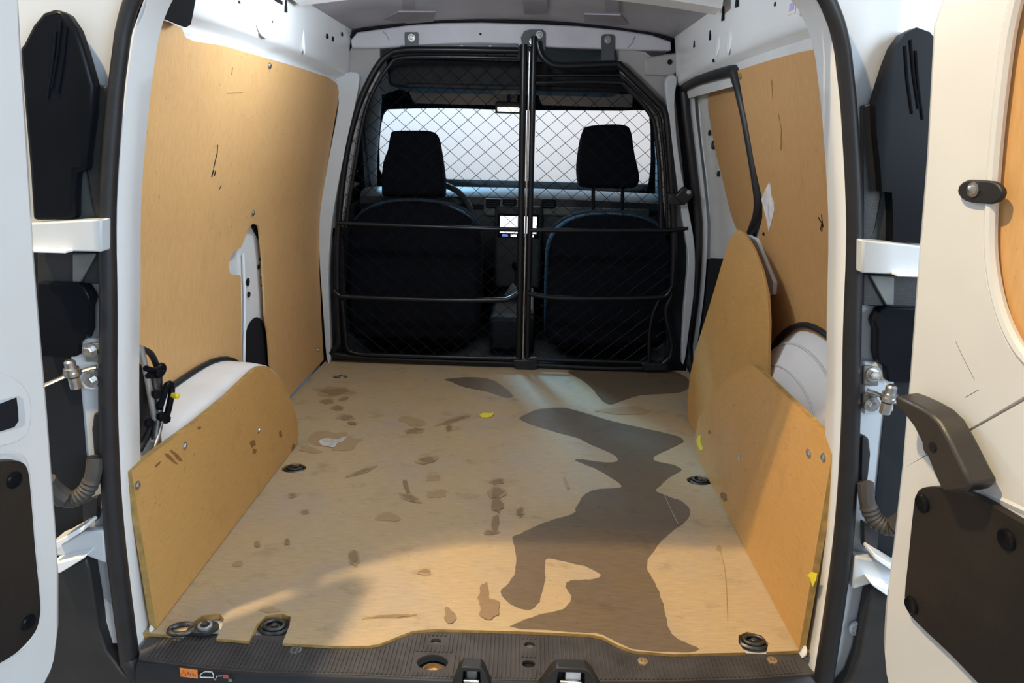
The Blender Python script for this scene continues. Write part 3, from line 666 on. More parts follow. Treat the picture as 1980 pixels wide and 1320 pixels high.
plate('body', yz([PJ(*q, -.02) for q in ((266, 690), (284, 720), (296, 780), (300, 840), (300, 880), (266, 900))]), [], fx(JX-.02, -1), .03, 'black_plastic', t, bevel=.004)
# ================================================================== roof
def roofz(x): return 1.297-.045*(x/.58)**2
secs = []
for i in range(13):
    y = .02+(1.66-.02)*i/12; k = min(1, .55+i/6)
    secs.append([Vector((x, y, roofz(x)-.12*(1-k))) for x in [-.72+.12*j for j in range(13)]])
ceil = struct(loft('ceiling', secs, 'roof_metal', None, smooth=60))
obj('ceiling_skin', [p+Vector((0, 0, .03)) for l in (secs[0], secs[-1]) for p in l], [(j, j+1, 14+j, 13+j) for j in range(12)], 'white_paint', ceil)
def add_patch(pix):  # thin, slightly darker grey patches on the ceiling
    pts = []
    for px, py in pix:
        z = 1.31
        for _ in range(12): p = FL(px, py, z); z = roofz(p.x)-.004
        pts.append(Vector((p.x, p.y)))
    plate('roof_patch', pts, [], lambda u, v, d: (u, v, roofz(u)-.004+d), .004, 'patch_grey', ceil, .05)
add_patch([(778, 0), (803, 0), (803, 18), (778, 18)]); add_patch([(1010, 0), (1058, 0), (1056, 28), (1014, 28)]); add_patch([(1170, 0), (1196, 0), (1197, 24), (1170, 24)])
add_patch([(740, 38), (770, 24), (842, 24), (838, 42), (790, 46)]); add_patch([(1130, 28), (1200, 30), (1215, 48), (1180, 50), (1130, 46)])
# unseen lamp added to brighten the bay, under the roof left of the middle
t = thing('added_bay_lamp', 'added round white lamp under the roof near the rear left, brightening the bay', 'lamp', (-.24, .72, roofz(-.24)-.034))
lathe('base', [(.060, 0), (.060, .010), (.052, .018)], (-.24, .72, roofz(-.24)-.020), (0, 0, 1), 'white_paint', t, 24)
lathe('diffuser', [(.020, 0), (.036, .004), (.046, .010), (.048, .016)], (-.24, .72, roofz(-.24)-.034), (0, 0, 1), 'lens_glow', t, 24)
ld = bpy.data.lights.new('added_bay_bulb', 'POINT'); ld.energy = 11.5; ld.color = (.84, .93, 1); ld.shadow_soft_size = .05
lo2 = bpy.data.objects.new('added_bay_bulb', ld); COL.objects.link(lo2); lo2.parent = t; lo2.location = (0, 0, -.06)
# roof bow, front header beam
bow = [[Vector((x, y, roofz(x)-dz)) for x in [-.56+.08*j for j in range(15)]] for y, dz in ((.90, .002), (.91, .03), (.98, .034), (1.00, .002))]
box('end_panel', (0, 1.672, 1.30), (1.24, .008, .16), 'seam_dark', ceil, 0)
loft('roof_bow', bow, 'white_paint', ceil, smooth=30)
bt = [(678, 76), (690, 62), (740, 55), (790, 48), (850, 44), (930, 43), (1040, 46), (1120, 50), (1200, 58), (1260, 67), (1298, 80)]
bb = [(1298, 98), (1240, 97), (1180, 95), (1090, 92), (1020, 89), (930, 84), (870, 86), (790, 90), (735, 93), (680, 94)]
hb = struct(plate('trim_header', xz([PY(*p, 1.615) for p in bt+bb]), [], fy(1.615), .05, 'beam_paint', None, 0, .006))
for px, py in ((929, 66),): p = PY(px, py, 1.613); lathe('hole', [(.004, 0), (.004, .002)], p, (0, -1, 0), 'seam_dark', hb, 8)
obj('crack', *tube_geo([PY(*q, 1.614) for q in ((740, 60), (748, 68), (752, 78))], .0007, 5), 'seam_dark', hb); obj('crack', *tube_geo([PY(*q, 1.614) for q in ((1228, 70), (1222, 84), (1212, 94))], .0007, 5), 'seam_dark', hb)
# dark joint above the header
obj('joint', *tube_geo(spl([PY(px, py-3, 1.617) for px, py in bt], 3), .0045, 6), 'seam_dark', hb)
# corner plates beside the header
cp = xz([PY(*p, 1.63) for p in ((1246, 112), (1308, 102), (1308, 140), (1300, 148), (1246, 146))]); cb = struct(plate('trim_corner', cp, [], fy(1.625), .04, 'pillar_beige', None, 0, .006)); p = PY(1295, 120, 1.622); lathe('hole', [(.009, 0), (.009, .002)], p, (0, -1, 0), 'seam_dark', cb, 10)
# B-pillars beside the bulkhead
lp = xz([PY(*p, 1.595) for p in ((650, 150), (690, 140), (693, 172), (668, 290), (650, 380), (641, 440), (636, 520), (637, 600), (640, 692), (632, 692), (625, 600), (617, 480), (620, 400), (637, 300), (655, 200))])
lp = [Vector((p.x, p.y)) for p in spl(lp, 3, True)]
struct(plate('trim_pillar_left', lp, [], fy(1.590), .03, 'jamb_paint', None, 0, .003))
lp = xz([PY(*p, 1.64) for p in ((680, 92), (735, 92), (735, 140), (700, 210), (690, 260), (660, 440), (632, 440), (655, 160))]); struct(plate('trim_pillar_back_left', lp, [], fy(1.635), .03, 'pillar_beige', None))
rp = xz([PY(*p, 1.595) for p in ((1288, 150), (1308, 150), (1304, 200), (1312, 300), (1330, 400), (1343, 480), (1342, 560), (1332, 640), (1324, 695), (1318, 695), (1322, 600), (1330, 500), (1322, 440), (1310, 360), (1296, 250), (1288, 190))])
rp = [Vector((p.x, p.y)) for p in spl(rp, 3, True)]
struct(plate('trim_pillar_right', rp, [], fy(1.590), .03, 'jamb_paint', None, 0, .003))
rp = xz([PY(*p, 1.64) for p in ((1190, 95), (1246, 100), (1300, 140), (1306, 200), (1320, 330), (1330, 440), (1290, 440), (1270, 240), (1200, 140))]); struct(plate('trim_pillar_back_right', rp, [], fy(1.635), .03, 'pillar_beige', None))
for px, py in ((663, 218), (632, 348)): pass
# ================================================================== mesh bulkhead
def PB2(px, py, dy=0): return PY(px, py, YB+dy)
def mesh_in(poly, parent, y, pitch=.0325):
    """diamond wire clipped to a convex polygon in the bulkhead plane"""
    P = [Vector((p.x, p.z)) for p in poly]; gs = []
    cx = sum(p.x for p in P)/len(P); cz = sum(p.y for p in P)/len(P)
    ar_ = sum(P[i].x*P[(i+1) % len(P)].y-P[(i+1) % len(P)].x*P[i].y for i in range(len(P)))
    if ar_ < 0: P.reverse()
    for sgn in (1, -1):
        d = Vector((.76, .65*sgn)).normalized(); n = Vector((-d.y, d.x)); k = -40
        while k <= 40:
            o = Vector((cx, cz))+n*(k*pitch*1.32); lo, hi = -9, 9
            for i in range(len(P)):
                a, b = P[i], P[(i+1) % len(P)]; e = b-a; m = Vector((-e.y, e.x)); den = m.dot(d); num = m.dot(o-a)
                if abs(den) < 1e-9:
                    if num < 0: lo, hi = 1, 0
                    continue
                q = -num/den
                if den > 0: lo = max(lo, q)
                else: hi = min(hi, q)
            if hi-lo > .01:
                p, q = o+d*lo, o+d*hi
                gs.append(tube_geo([(p.x, y+sgn*.0012, p.y), (q.x, y+sgn*.0012, q.y)], .0010, 4))
            k += 1
    return tag(obj('wire_mesh', *join_geo(gs), 'tube_black', parent, 0), 'thin black diamond wire mesh', kind='stuff')
def bracket(pix, bolt, par, y=1.605):
    pts = xz([PY(*p, y) for p in pix]); plate('bracket', pts, [], fy(y), .006, 'bracket_grey', par, 0, .001); p = PY(*bolt, y-.001); hexbolt(p, (0, -1, 0), par, .008)
lo_ = PB2(830, 700)
bh = thing('mesh_bulkhead', 'black tubular mesh bulkhead half behind the driver seat, left of the double post', 'bulkhead', (lo_.x, YB, .01), 'mesh bulkhead halves')
fr = [(1003, 702), (668, 688), (656, 660), (652, 560), (654, 440), (668, 310), (690, 215), (720, 145), (748, 108), (778, 97), (850, 96), (1002, 98)]
frp = [PB2(*p) for p in fr]
tube('frame', spl(frp[:2]+frp[2:], 5), .012, 'tube_black', bh, 10)
tube('inner_frame', spl([PB2(*p, -.004) for p in ((1000, 112), (860, 110), (775, 112), (752, 128), (722, 175), (704, 225), (690, 300), (674, 400), (670, 440))], 4), .007, 'tube_black', bh, 8)
tube('post', [PB2(1013, 86), PB2(1003, 702)], .013, 'tube_black', bh, 10)
tube('cross_bar', [PB2(652, 431, -.01), PB2(960, 443, -.01), PB2(1004, 444, -.01)], .0085, 'tube_black', bh, 8)
tube('cross_bar', spl([PB2(*p, -.012) for p in ((646, 560), (655, 570), (680, 574), (850, 580), (960, 580), (985, 577), (1003, 566))], 4), .010, 'tube_black', bh, 8)
tube('cross_bar', spl([PB2(*p, -.012) for p in ((662, 580), (668, 640), (672, 672), (690, 683), (760, 687), (1003, 694))], 4), .008, 'tube_black', bh, 8)
plate('top_plate', xz([PB2(*p, .01) for p in ((770, 98), (775, 88), (860, 85), (1000, 84), (1008, 100))]), [], fy(YB+.008), .004, 'bracket_grey', bh)
for px, py in ((893, 91), (948, 91)): screw(PB2(px, py, .006), (0, -1, 0), bh, .004)
bracket([(783, 62), (807, 62), (809, 66), (808, 96), (783, 96), (782, 66)], (796, 73), bh)
mesh_in([PB2(*p) for p in ((1003, 700), (660, 688), (654, 440), (668, 310), (690, 215), (720, 145), (748, 108), (1005, 104))], bh, YB+.010)
plate('side_flange', xz([PB2(*p, .02) for p in ((634, 470), (658, 440), (660, 690), (634, 692))]), [], fy(YB+.02), .004, 'cab_dark', bh)
plate('foot_rail', xz([PB2(*p, .005) for p in ((634, 680), (1003, 698), (1003, 712), (634, 694))]), [], fy(YB+.004), .008, 'tube_black', bh)
# right half
ro = PB2(1160, 705)
bh2 = thing('mesh_bulkhead', 'black tubular mesh bulkhead half behind the passenger seat, right of the double post', 'bulkhead', (ro.x, YB, .01), 'mesh bulkhead halves')
tube('frame', spl([PB2(*p) for p in ((1040, 80), (1046, 104), (1060, 120), (1085, 127), (1185, 124), (1200, 128), (1270, 196), (1285, 215), (1292, 260), (1303, 440), (1300, 560), (1288, 600), (1280, 705), (1030, 705))], 5), .013, 'tube_black', bh2, 10)
tube('inner_frame', spl([PB2(*p, -.004) for p in ((1036, 160), (1130, 158), (1195, 160), (1212, 168), (1258, 222), (1268, 260), (1276, 340), (1278, 440))], 5), .008, 'tube_black', bh2, 8)
tube('inner_frame', spl([PB2(*p, .002) for p in ((1036, 146), (1190, 146), (1206, 152), (1268, 214), (1278, 250), (1286, 340), (1290, 440))], 5), .006, 'tube_black', bh2, 8)
tube('post', [PB2(1033, 70), PB2(1019, 702)], .011, 'tube_black', bh2, 10)
tube('hinge_rod', [PB2(1024, 100, -.008), PB2(1011, 700, -.008)], .004, 'steel', bh2, 8)
tube('cross_bar', [PB2(1024, 445, -.01), PB2(1295, 446, -.01), PB2(1330, 441, -.005)], .0085, 'tube_black', bh2, 8)
tube('cross_bar', spl([PB2(*p, -.012) for p in ((1020, 566), (1040, 571), (1080, 576), (1180, 577), (1270, 575), (1290, 570), (1300, 552))], 4), .010, 'tube_black', bh2, 8)
tube('cross_bar', [PB2(1020, 694, -.012), PB2(1252, 701, -.012)], .008, 'tube_black', bh2, 8)
tube('side_bar', spl([PB2(*p, -.006) for p in ((1275, 578), (1262, 610), (1256, 650), (1255, 702))], 4), .008, 'tube_black', bh2, 8)
bracket([(1163, 70), (1168, 66), (1183, 66), (1188, 70), (1188, 125), (1163, 125)], (1175, 77), bh2)
bracket([(1007, 72), (1014, 60), (1024, 57), (1048, 57), (1054, 63), (1054, 98), (1030, 98), (1028, 86), (1009, 86)], (1043, 67), bh2)
screw(PY(1029, 80, 1.603), (0, -1, 0), bh2, .007)
mesh_in([PB2(*p) for p in ((1036, 704), (1280, 704), (1303, 440), (1285, 215), (1198, 128), (1036, 128))], bh2, YB+.010)
plate('side_flange', xz([PB2(*p, .03) for p in ((1300, 446), (1332, 444), (1320, 700), (1286, 700))]), [], fy(YB+.03), .004, 'cab_dark', bh2)
plate('foot', xz([PB2(*p, -.02) for p in ((992, 696), (1040, 696), (1038, 712), (1028, 716), (1000, 715), (994, 710))]), [], fy(YB-.022), .05, 'rubber', bh2, 0, .004)
plate('foot', xz([PB2(*p, -.02) for p in ((1240, 702), (1292, 704), (1290, 714), (1245, 716))]), [], fy(YB-.022), .05, 'rubber', bh2, 0, .004)
# ================================================================== cab beyond the bulkhead
cf = struct(box('floor_cab', (0, 2.35, -.05), (1.56, 1.36, .06), 'cab_dark', bevel=0))
cr_ = struct(loft('ceiling_cab', [[Vector((x, y, z-.05*(x/.6)**2)) for x in [-.66+.11*j for j in range(13)]] for y, z in ((1.64, 1.30), (1.9, 1.30), (2.15, 1.24), (2.42, 1.135))], 'headliner', None, smooth=60))
for s, nm in ((-1, 'left'), (1, 'right')):
    # cab side: door with a window opening
    wo = [(1.72, -.1), (3.05, -.1), (3.05, .66), (2.40, 1.17), (1.66, 1.33), (1.66, -.1)]
    wi = [(1.80, .54), (2.72, .56), (2.35, 1.00), (2.0, 1.06), (1.80, 1.06)]
    sdw = struct(plate('wall_cab_'+nm, wo[1:], [wi], lambda u, v, d, s=s: (s*(.80-.18*max(0, v-.6)+d), u, v), .04, 'cab_dark', None, .12))
    pane = plate('side_pane', wi, [], lambda u, v, d, s=s: (s*(.815-.18*max(0, v-.6)+d), u, v), .004, 'side_glass', sdw)
    plate('pillar_cover', [(1.66, .2), (1.78, .2), (1.78, 1.1), (1.70, 1.28), (1.66, 1.28)], [], lambda u, v, d, s=s: (s*(.775-.20*max(0, v-.6)+d), u, v), .012, 'pillar_beige', sdw, .1)
    struct(plate('wall_cab_corner_'+nm, [(s*.655, -.05), (s*.81, -.05), (s*.81, .60), (s*.70, 1.10), (s*.60, 1.30), (s*.545, 1.30), (s*.60, 1.0), (s*.655, .6)], [], fy(1.668), .01, 'cab_dark', None))
struct(box('wall_firewall', (0, 3.02, .27), (1.62, .03, .78), 'cab_dark', bevel=0))
# windscreen with dark surround
Tn = [(-.742, .0), (0, .0)]
def WS(px, py):                       # windscreen plane, leaning: y = 2.95 - 1.15 (z - .62)
    d = ray(px, py); k = 1.15; q = (2.95+k*.62-CAM.y-k*CAM.z)/(d.y+k*d.z); return CAM+d*q
wsi = [(740, 340), (733, 310), (733, 270), (737, 235), (745, 214), (760, 211), (850, 209), (930, 211), (1010, 213), (1100, 213), (1200, 214), (1240, 213), (1256, 222), (1259, 280), (1258, 330), (1250, 366), (1230, 379), (1120, 378), (1010, 373), (900, 362), (800, 352)]
wsp = [WS(*p) for p in wsi]
fws = lambda u, v, d: (u, 2.95-1.15*(v-.62)+d, v)
win = struct(plate('window_1', [(-.84, .50), (.84, .50), (.80, 1.14), (-.80, 1.14)], [xz(spl(wsp, 2, True))], fws, .02, 'gloss_black', None))
plate('pane', xz(spl(wsp, 2, True)), [], lambda u, v, d: (u, 2.96-1.15*(v-.62)+d, v), .004, 'clear_glass', win)
# A pillars
for s, a, b in ((-1, (728, 400), (738, 190)), (1, (1268, 400), (1262, 190))):
    p, q = WS(*a), WS(*b); p.y -= .06; q.y -= .06; p.x += s*.03; q.x += s*.03
    struct(tube('trim_a_pillar', [p, (p+q)/2+Vector((s*.01, 0, .01)), q, q+Vector((-s*.05, -.25, .12))], .045, 'pillar_beige', None, 10))
# overhead shelf (dark) across the cab
sh = thing('overhead_shelf', 'dark overhead storage shelf above the seats behind the mesh', 'shelf', (0, 1.85, 1.09))
v, f = plate_geo(xz([PY(*p, 1.78) for p in ((745, 110), (1240, 125), (1205, 178), (1040, 174), (1000, 172), (790, 170), (752, 165))]), [], fy(1.78), .34)
obj('tray', v, f, 'cab_dark', sh, 35, .01)
box('front_lip', ((PY(1000, 172, 1.78)).x, 1.775, PY(1000, 170, 1.78).z), (.86, .012, .018), 'cab_dark', sh, .004)
# sun visors
for a, b, lab in (((790, 178), (1000, 205), 'grey sun visor on the driver side above the windscreen'), ((1040, 180), (1220, 208), 'grey sun visor on the passenger side above the windscreen')):
    p, q = PY(*a, 2.30), PY(*b, 2.36)
    vt = thing('sun_visor', lab, 'sun visor', ((p.x+q.x)/2, 2.32, q.z), 'sun visors')
    plate('panel', [(p.x, p.z), (q.x, p.z+.005), (q.x, q.z), (p.x+.02, q.z)], [], lambda u, v, d, p=p: (u, 2.30-.5*(v-p.z)+d, v), .018, 'headliner', vt, 0, .006)
    tube('hinge_rod', [(p.x+.03, 2.315, p.z-.005), (p.x+.03, 2.315, p.z+.05), (p.x+.03, 2.30, 1.19)], .005, 'dash_grey', vt, 8)
# cab lamp
p, q = PY(962, 207, 2.2), PY(1004, 216, 2.2)
t = thing('cab_lamp', 'small lit warm strip lamp under the cab roof beside the post', 'lamp', ((p.x+q.x)/2, 2.2, q.z-.005))
tube('stem', [((p.x+q.x)/2, 2.22, p.z+.02), ((p.x+q.x)/2, 2.22, 1.235)], .008, 'dash_dark', t, 8)
box('housing', ((p.x+q.x)/2, 2.215, (p.z+q.z)/2+.008), (abs(q.x-p.x)+.02, .03, .05), 'dash_dark', t, .004)
box('diffuser', ((p.x+q.x)/2, 2.198, (p.z+q.z)/2), (abs(q.x-p.x), .008, abs(p.z-q.z)), 'lamp_glow', t, .002)
# seats
def seat(lab, xc, hw, ztop, yb, hr, posts, grp):
    t = thing('car_seat', lab, 'seat', (xc, yb+.15, 0), grp)
    def SB(u, z): return Vector((xc+u, yb+.10*(z-.1)/.5, z))
    top = ztop; o = []
    for a in [math.pi*i/14 for i in range(15)]:
        o.append(SB(hw*math.copysign(abs(math.cos(a))**.75, math.cos(a)), top-.17+.17*abs(math.sin(a))**.9))
    o += [SB(-hw*1.0, .3), SB(-hw*.98, .10), SB(-hw*.9, .05), SB(0, .04), SB(hw*.9, .05), SB(hw*.98, .10), SB(hw*1.0, .3)]
    bk = inflate('backrest', o, (0, -1, .2), .16, 'fabric_black', t, .12, 5)
    obj('edge_highlight', *tube_geo([p+Vector((0, .012, .004)) for p in o[2:13]], .010, 8), 'highlight_blue', bk)  # bluish windscreen highlight on the backrest edge, put into the tube's colour
    co = [Vector((xc+hw*math.cos(a)*.95, yb+.36+.25*math.sin(a), .17)) for a in [2*math.pi*i/20 for i in range(20)]]
    inflate('cushion', co, (0, 0, 1), .16, 'fabric_black', t, .2, 4)
    v, f = box_geo((xc, yb+.34, .04), (hw*1.5, .42, .14)); obj('seat_base', v, f, 'cab_dark', t, 35, .02)
    h = [PY(*p, yb+.14) for p in hr]; hc_ = sum(h, Vector())/len(h)
    hd = inflate('headrest', spl(h, 3, True), (0, -1, .1), .12, 'fabric_black', t, .14, 5)
    for a, b in posts: tube('headrest_post', [PY(*a, yb+.14), PY(*b, yb+.12)], .008, 'gloss_black', t, 8)
    return t
seat('black fabric driver seat with headrest behind the left mesh half', -.395, .285, .625, 1.80, [(764, 254), (800, 253), (832, 254), (848, 264), (856, 300), (862, 345), (862, 372), (855, 381), (800, 381), (748, 380), (740, 370), (742, 320), (752, 290), (757, 262)], [((775, 370), (775, 395)), ((835, 370), (835, 395))], 'front seats of the van')
seat('black fabric passenger seat with raised headrest on two posts behind right mesh half', .415, .262, .60, 1.80, [(1135, 245), (1175, 241), (1208, 243), (1219, 256), (1226, 300), (1234, 335), (1233, 356), (1220, 364), (1170, 364), (1124, 361), (1116, 350), (1114, 320), (1119, 280), (1126, 254)], [((1147, 355), (1147, 420)), ((1204, 355), (1203, 420))], 'front seats of the van')
# dashboard
ds = thing('dashboard', 'dark dashboard with grey trim and vents below the windscreen', 'dashboard', (0, 2.6, 0))
prof = [(2.98, .60), (2.80, .635), (2.62, .640), (2.53, .628), (2.50, .605), (2.495, .57), (2.52, .54), (2.50, .44), (2.53, .36), (2.62, .28), (2.70, .20), (2.98, .20)]
V = []; F = []; k = len(prof)
for x in (-.78, -.3, 0, .3, .78):
    for y, z in prof: V.append(Vector((x, y, z-.012*(x/.78)**2)))
for i in range(4):
    for j in range(k): F.append((i*k+j, i*k+(j+1) % k, (i+1)*k+(j+1) % k, (i+1)*k+j))
F += [tuple(range(k)), tuple(4*k+j for j in range(k))]
obj('body', V, F, 'dash_dark', ds)
box('trim_strip', (.30, 2.505, .545), (.78, .03, .05), 'dash_grey', ds, .012); box('trim_strip', (-.02, 2.50, .556), (.26, .03, .09), 'dash_grey', ds, .012)
for px, py in ((953, 393), (985, 393), (1060, 393)):
    p = PY(px, py, 2.48); vb = box('vent', p, (.07, .03, .045), 'seam_dark', ds, .006)
    for i in range(3): box('vent_slat', p+Vector((0, -.017, -.012+.012*i)), (.06, .006, .003), 'dash_dark', vb, 0)
p = PY(1002, 437, 2.44)
cs = box('centre_stack', (p.x, 2.50, .36), (.24, .10, .42), 'dash_dark', ds, .015)
sc = thing('dash_screen', 'bright lit display screen in the middle of the dashboard', 'screen', (p.x, 2.44, .40), None)
box('bezel', (p.x, 2.447, p.z), (.21, .014, .12), 'gloss_black', sc, .006); box('display', (p.x, 2.439, p.z+.006), (.185, .004, .085), 'screen_glow', sc, .002)
for i in range(4): box('screen_button', (p.x-.065+.043*i, 2.439, p.z-.048), (.03, .004, .012), 'screen_blue' if i in (0, 2) else 'screen_glow', sc, .001)
gl = thing('gear_lever', 'gear lever with chrome ring between the seats on the dark console', 'gear lever', (.02, 2.30, 0))
box('console', (.02, 2.25, .06), (.20, .75, .16), 'cab_dark', gl, .02); tube('stick', [(.02, 2.34, .14), (.03, 2.32, .24), (.03, 2.30, .28)], .009, 'steel', gl, 8); lathe('knob', [(.012, 0), (.024, .012), (.026, .03), (.018, .045), (.006, .05)], (.03, 2.30, .27), (0, -.1, 1), 'gloss_black', gl, 14)
lathe('boot', [(.06, 0), (.045, .02), (.02, .06), (.012, .07)], (.02, 2.34, .13), (0, 0, 1), 'dash_grey', gl, 14)
tube('brake_lever', spl([(.10, 1.95, .15), (.10, 2.05, .19), (.10, 2.18, .20)], 4), .014, 'dash_grey', gl, 10)
# steering wheel
c = Vector((-.385, 2.33, .50)); ax = Vector((0, -.9, .45)).normalized(); e1 = Vector((1, 0, 0)); e2 = ax.cross(e1)
sw = thing('steering_wheel', 'black steering wheel with pale spokes behind the driver headrest', 'steering wheel', (c.x, c.y, c.z-.2))
tube('rim', [c+e1*(.19*math.cos(a))+e2*(.19*math.sin(a)) for a in [2*math.pi*i/36 for i in range(36)]], .015, 'dash_dark', sw, 10, True)
inflate('hub', [c+e1*(.075*math.cos(a))+e2*(.065*math.sin(a)) for a in [2*math.pi*i/18 for i in range(18)]], ax, .06, 'dash_dark', sw, .25, 4)
for a in (.15, math.pi-.15, -math.pi/2): tube('spoke', [c+(e1*math.cos(a)+e2*math.sin(a))*.06, c+(e1*math.cos(a)+e2*math.sin(a))*.185], .014, 'dash_grey', sw, 8)
tube('column', [c, c-ax*.28], .04, 'cab_dark', sw, 12)
# driver-side stalk / grab tube
# ================================================================== rear doors
class Door:
    def __init__(s, side, pts, flare):
        s.s = side; s.y0 = -.15
        h = [PY(*p, s.y0) for p in pts]
        zm = sum(p.z for p in h)/len(h); xm = sum(p.x for p in h)/len(h)
        s.k = sum((p.z-zm)*(p.x-xm) for p in h)/sum((p.z-zm)**2 for p in h); s.x0 = xm-s.k*zm
        a = math.radians(flare); s.du = Vector((side*math.sin(a), -math.cos(a), 0)); dz = Vector((s.k, 0, 1))
        s.n = dz.cross(s.du).normalized()
        if s.n.x*side > 0: s.n = -s.n                      # towards the middle of the van
        s.O = Vector((s.x0, s.y0, 0)); s.dz = dz
    def at(s, u, v, d=0): return s.O+s.dz*v+s.du*u-s.n*d    # d>0 goes outwards into the door
    def px(s, x, y, lift=0):
        d = ray(x, y); o = s.O+s.n*lift; t = (o-CAM).dot(s.n)/d.dot(s.n); p = CAM+d*t; v = p.z
        return Vector(((p-o-s.dz*v).dot(s.du), v))
    def f(s, lift=0): return lambda u, v, d: s.at(u, v, d-lift)
DL = Door(-1, [(45, 100), (58, 300), (70, 500), (95, 800), (110, 1000)], 10)
DR = Door(1, [(1800, 50), (1785, 300), (1770, 500), (1747, 800), (1735, 950)], 10)
def door(D, name, pix, lining_pix, pock_pix):
    o = [D.px(*p) for p in pix]; zt = o[0].y
    o = [Vector((.60, zt)), Vector((.05, zt)), Vector((.02, zt-.012))]+o[1:]+[Vector((.60, o[-1].y))]
    L_ = [D.px(*p) for p in lining_pix] if lining_pix else []
    if L_: L_ = spl(L_, 3)+[Vector((.52, L_[-1].y)), Vector((.52, L_[0].y))]
    L_ = [Vector((p.x, p.y)) for p in L_]
    d_ = plate(name, o, [L_] if L_ else [], D.f(), .045, 'door_paint', None, 0, .010); struct(d_)
    if L_:
        plate('lining_board', [Vector((p.x+(.0 if i else 0), p.y)) for i, p in enumerate(L_)], [], D.f(-.012), .006, 'lining_wood', d_)
        obj('board_lip', *tube_geo([D.at(p.x, p.y, .003) for p in L_], .007, 8), 'door_paint', d_)
    return d_
doorl = door(DL, 'door_1', [(28, -110), (36, -70), (45, 100), (58, 300), (70, 500), (83, 660), (95, 800), (110, 1000), (117, 1120), (117, 1200), (110, 1260), (95, 1310), (70, 1360)], None, None)
doorr = door(DR, 'door_2', [(1806, -60), (1800, 50), (1787, 300), (1771, 500), (1755, 720), (1740, 900), (1722, 1060), (1707, 1180), (1704, 1230), (1708, 1280), (1720, 1340), (1740, 1390)],
             [(1990, -120), (1966, -20), (1946, 70), (1932, 180), (1921, 290), (1913, 400), (1911, 470), (1917, 535), (1932, 600), (1955, 655), (1985, 697), (2050, 750)], None)
def dplate(D, name, pix, lift, th, m, par, extra=(), bevel=.004, n=3, hole=None):
    p = [Vector((*D.px(*q, 0), 0)) for q in pix]; p = [Vector((a.x, a.y)) for a in (spl(p, n) if n else p)]+[Vector(e) for e in extra]
    return plate(name, p, [hole] if hole else [], D.f(lift), th, m, par, 0, bevel)
# right door: black pocket panel, grab handle, lining clip
pk = dplate(DR, 'pocket_panel', [(2080, 1052), (1980, 1002), (1905, 958), (1850, 942), (1805, 939), (1786, 950), (1778, 985), (1768, 1080), (1761, 1150), (1766, 1178), (1790, 1206), (1850, 1262), (1912, 1325), (1990, 1400)], .010, .012, 'pocket_plastic', doorr, [(.50, -.15), (.50, .30)])
tag(pk, 'black plastic pocket panel')
for px, py in ((1797, 970), (1962, 1040), (1775, 1167)):
    q = DR.px(px, py, .0); p = DR.at(q.x, q.y, -.0115); obj('clip_recess', *lathe_geo([(.013, 0), (.011, .002), (.006, .0005)], p, DR.n, 14), 'gloss_black', pk)
hf = [(1729, 757), (1750, 765), (1775, 777), (1797, 790), (1817, 810), (1835, 842), (1850, 872), (1864, 901), (1880, 930), (1866, 944), (1842, 946), (1820, 940), (1806, 910), (1793, 877), (1783, 866), (1781, 848), (1766, 818), (1746, 792), (1731, 779)]
hl = .045
hp = [DR.px(*q, hl) for q in hf]
hd = plate('grab_handle', hp, [], DR.f(hl), .035, 'handle_plastic', doorr, 0, .005); tag(hd, 'black plastic grab handle')
q = DR.px(1805, 857, hl); obj('screw_recess', *lathe_geo([(.006, 0), (.006, .001), (.003, .0008)], DR.at(q.x, q.y, -hl-.0005), DR.n, 12), 'seam_dark', hd)
q = DR.px(1902, 370); pts = [Vector((q.x+.022*math.cos(a)+(.010 if math.cos(a) > 0 else -.010), q.y+.013*math.sin(a))) for a in [2*math.pi*i/16 for i in range(16)]]
cl = plate('lining_clip', pts, [], DR.f(.006), .007, 'rubber', doorr, 0, .002); screw(DR.at(q.x-.008, q.y+.002, -.006), DR.n, cl, .006)
obj('scratch', *tube_geo([DR.at(*DR.px(*a), -.0001) for a in ((1848, 660), (1862, 690), (1885, 735))], .0003, 5), 'plate_grey', doorr)
obj('scratch', *tube_geo([DR.at(*DR.px(*a), -.0001) for a in ((1866, 768), (1893, 753))], .0003, 5), 'plate_grey', doorr)
obj('bowl_rim', *tube_geo(spl([DR.at(*DR.px(*a), .006) for a in ((1850, 932), (1890, 944), (1930, 964), (1990, 992))], 4), .008, 8), 'door_paint', doorr)
# left door: latch slot and pocket panel
sl_ = dplate(DL, 'latch_surround', [(-60, 700), (0, 720), (30, 735), (50, 760), (56, 800), (48, 835), (20, 856), (-60, 872)], .004, .006, 'door_paint', doorl, bevel=.003)
dplate(DL, 'latch_recess', [(-60, 792), (0, 771), (30, 764), (38, 770), (42, 800), (42, 818), (36, 824), (20, 829), (-60, 850)], .0055, .001, 'jamb_paint', sl_, bevel=0, n=0)
dplate(DL, 'latch_opening', [(-60, 800), (0, 776), (24, 767), (27, 790), (28, 812), (20, 824), (-60, 848)], .0065, .001, 'seam_dark', sl_, bevel=0, n=0)
pk = dplate(DL, 'pocket_panel', [(-90, 900), (0, 888), (28, 890), (42, 905), (48, 950), (57, 1060), (66, 1150), (66, 1190), (56, 1220), (30, 1250), (0, 1272), (-90, 1320)], .010, .012, 'pocket_plastic', doorl, [(.46, .10), (.46, .43)])
tag(pk, 'black plastic pocket panel')
for px, py in ((15, 925), (43, 1200)): q = DL.px(px, py); obj('clip_recess', *lathe_geo([(.012, 0), (.010, .002), (.006, .0005)], DL.at(q.x, q.y, -.0115), DL.n, 14), 'gloss_black', pk)
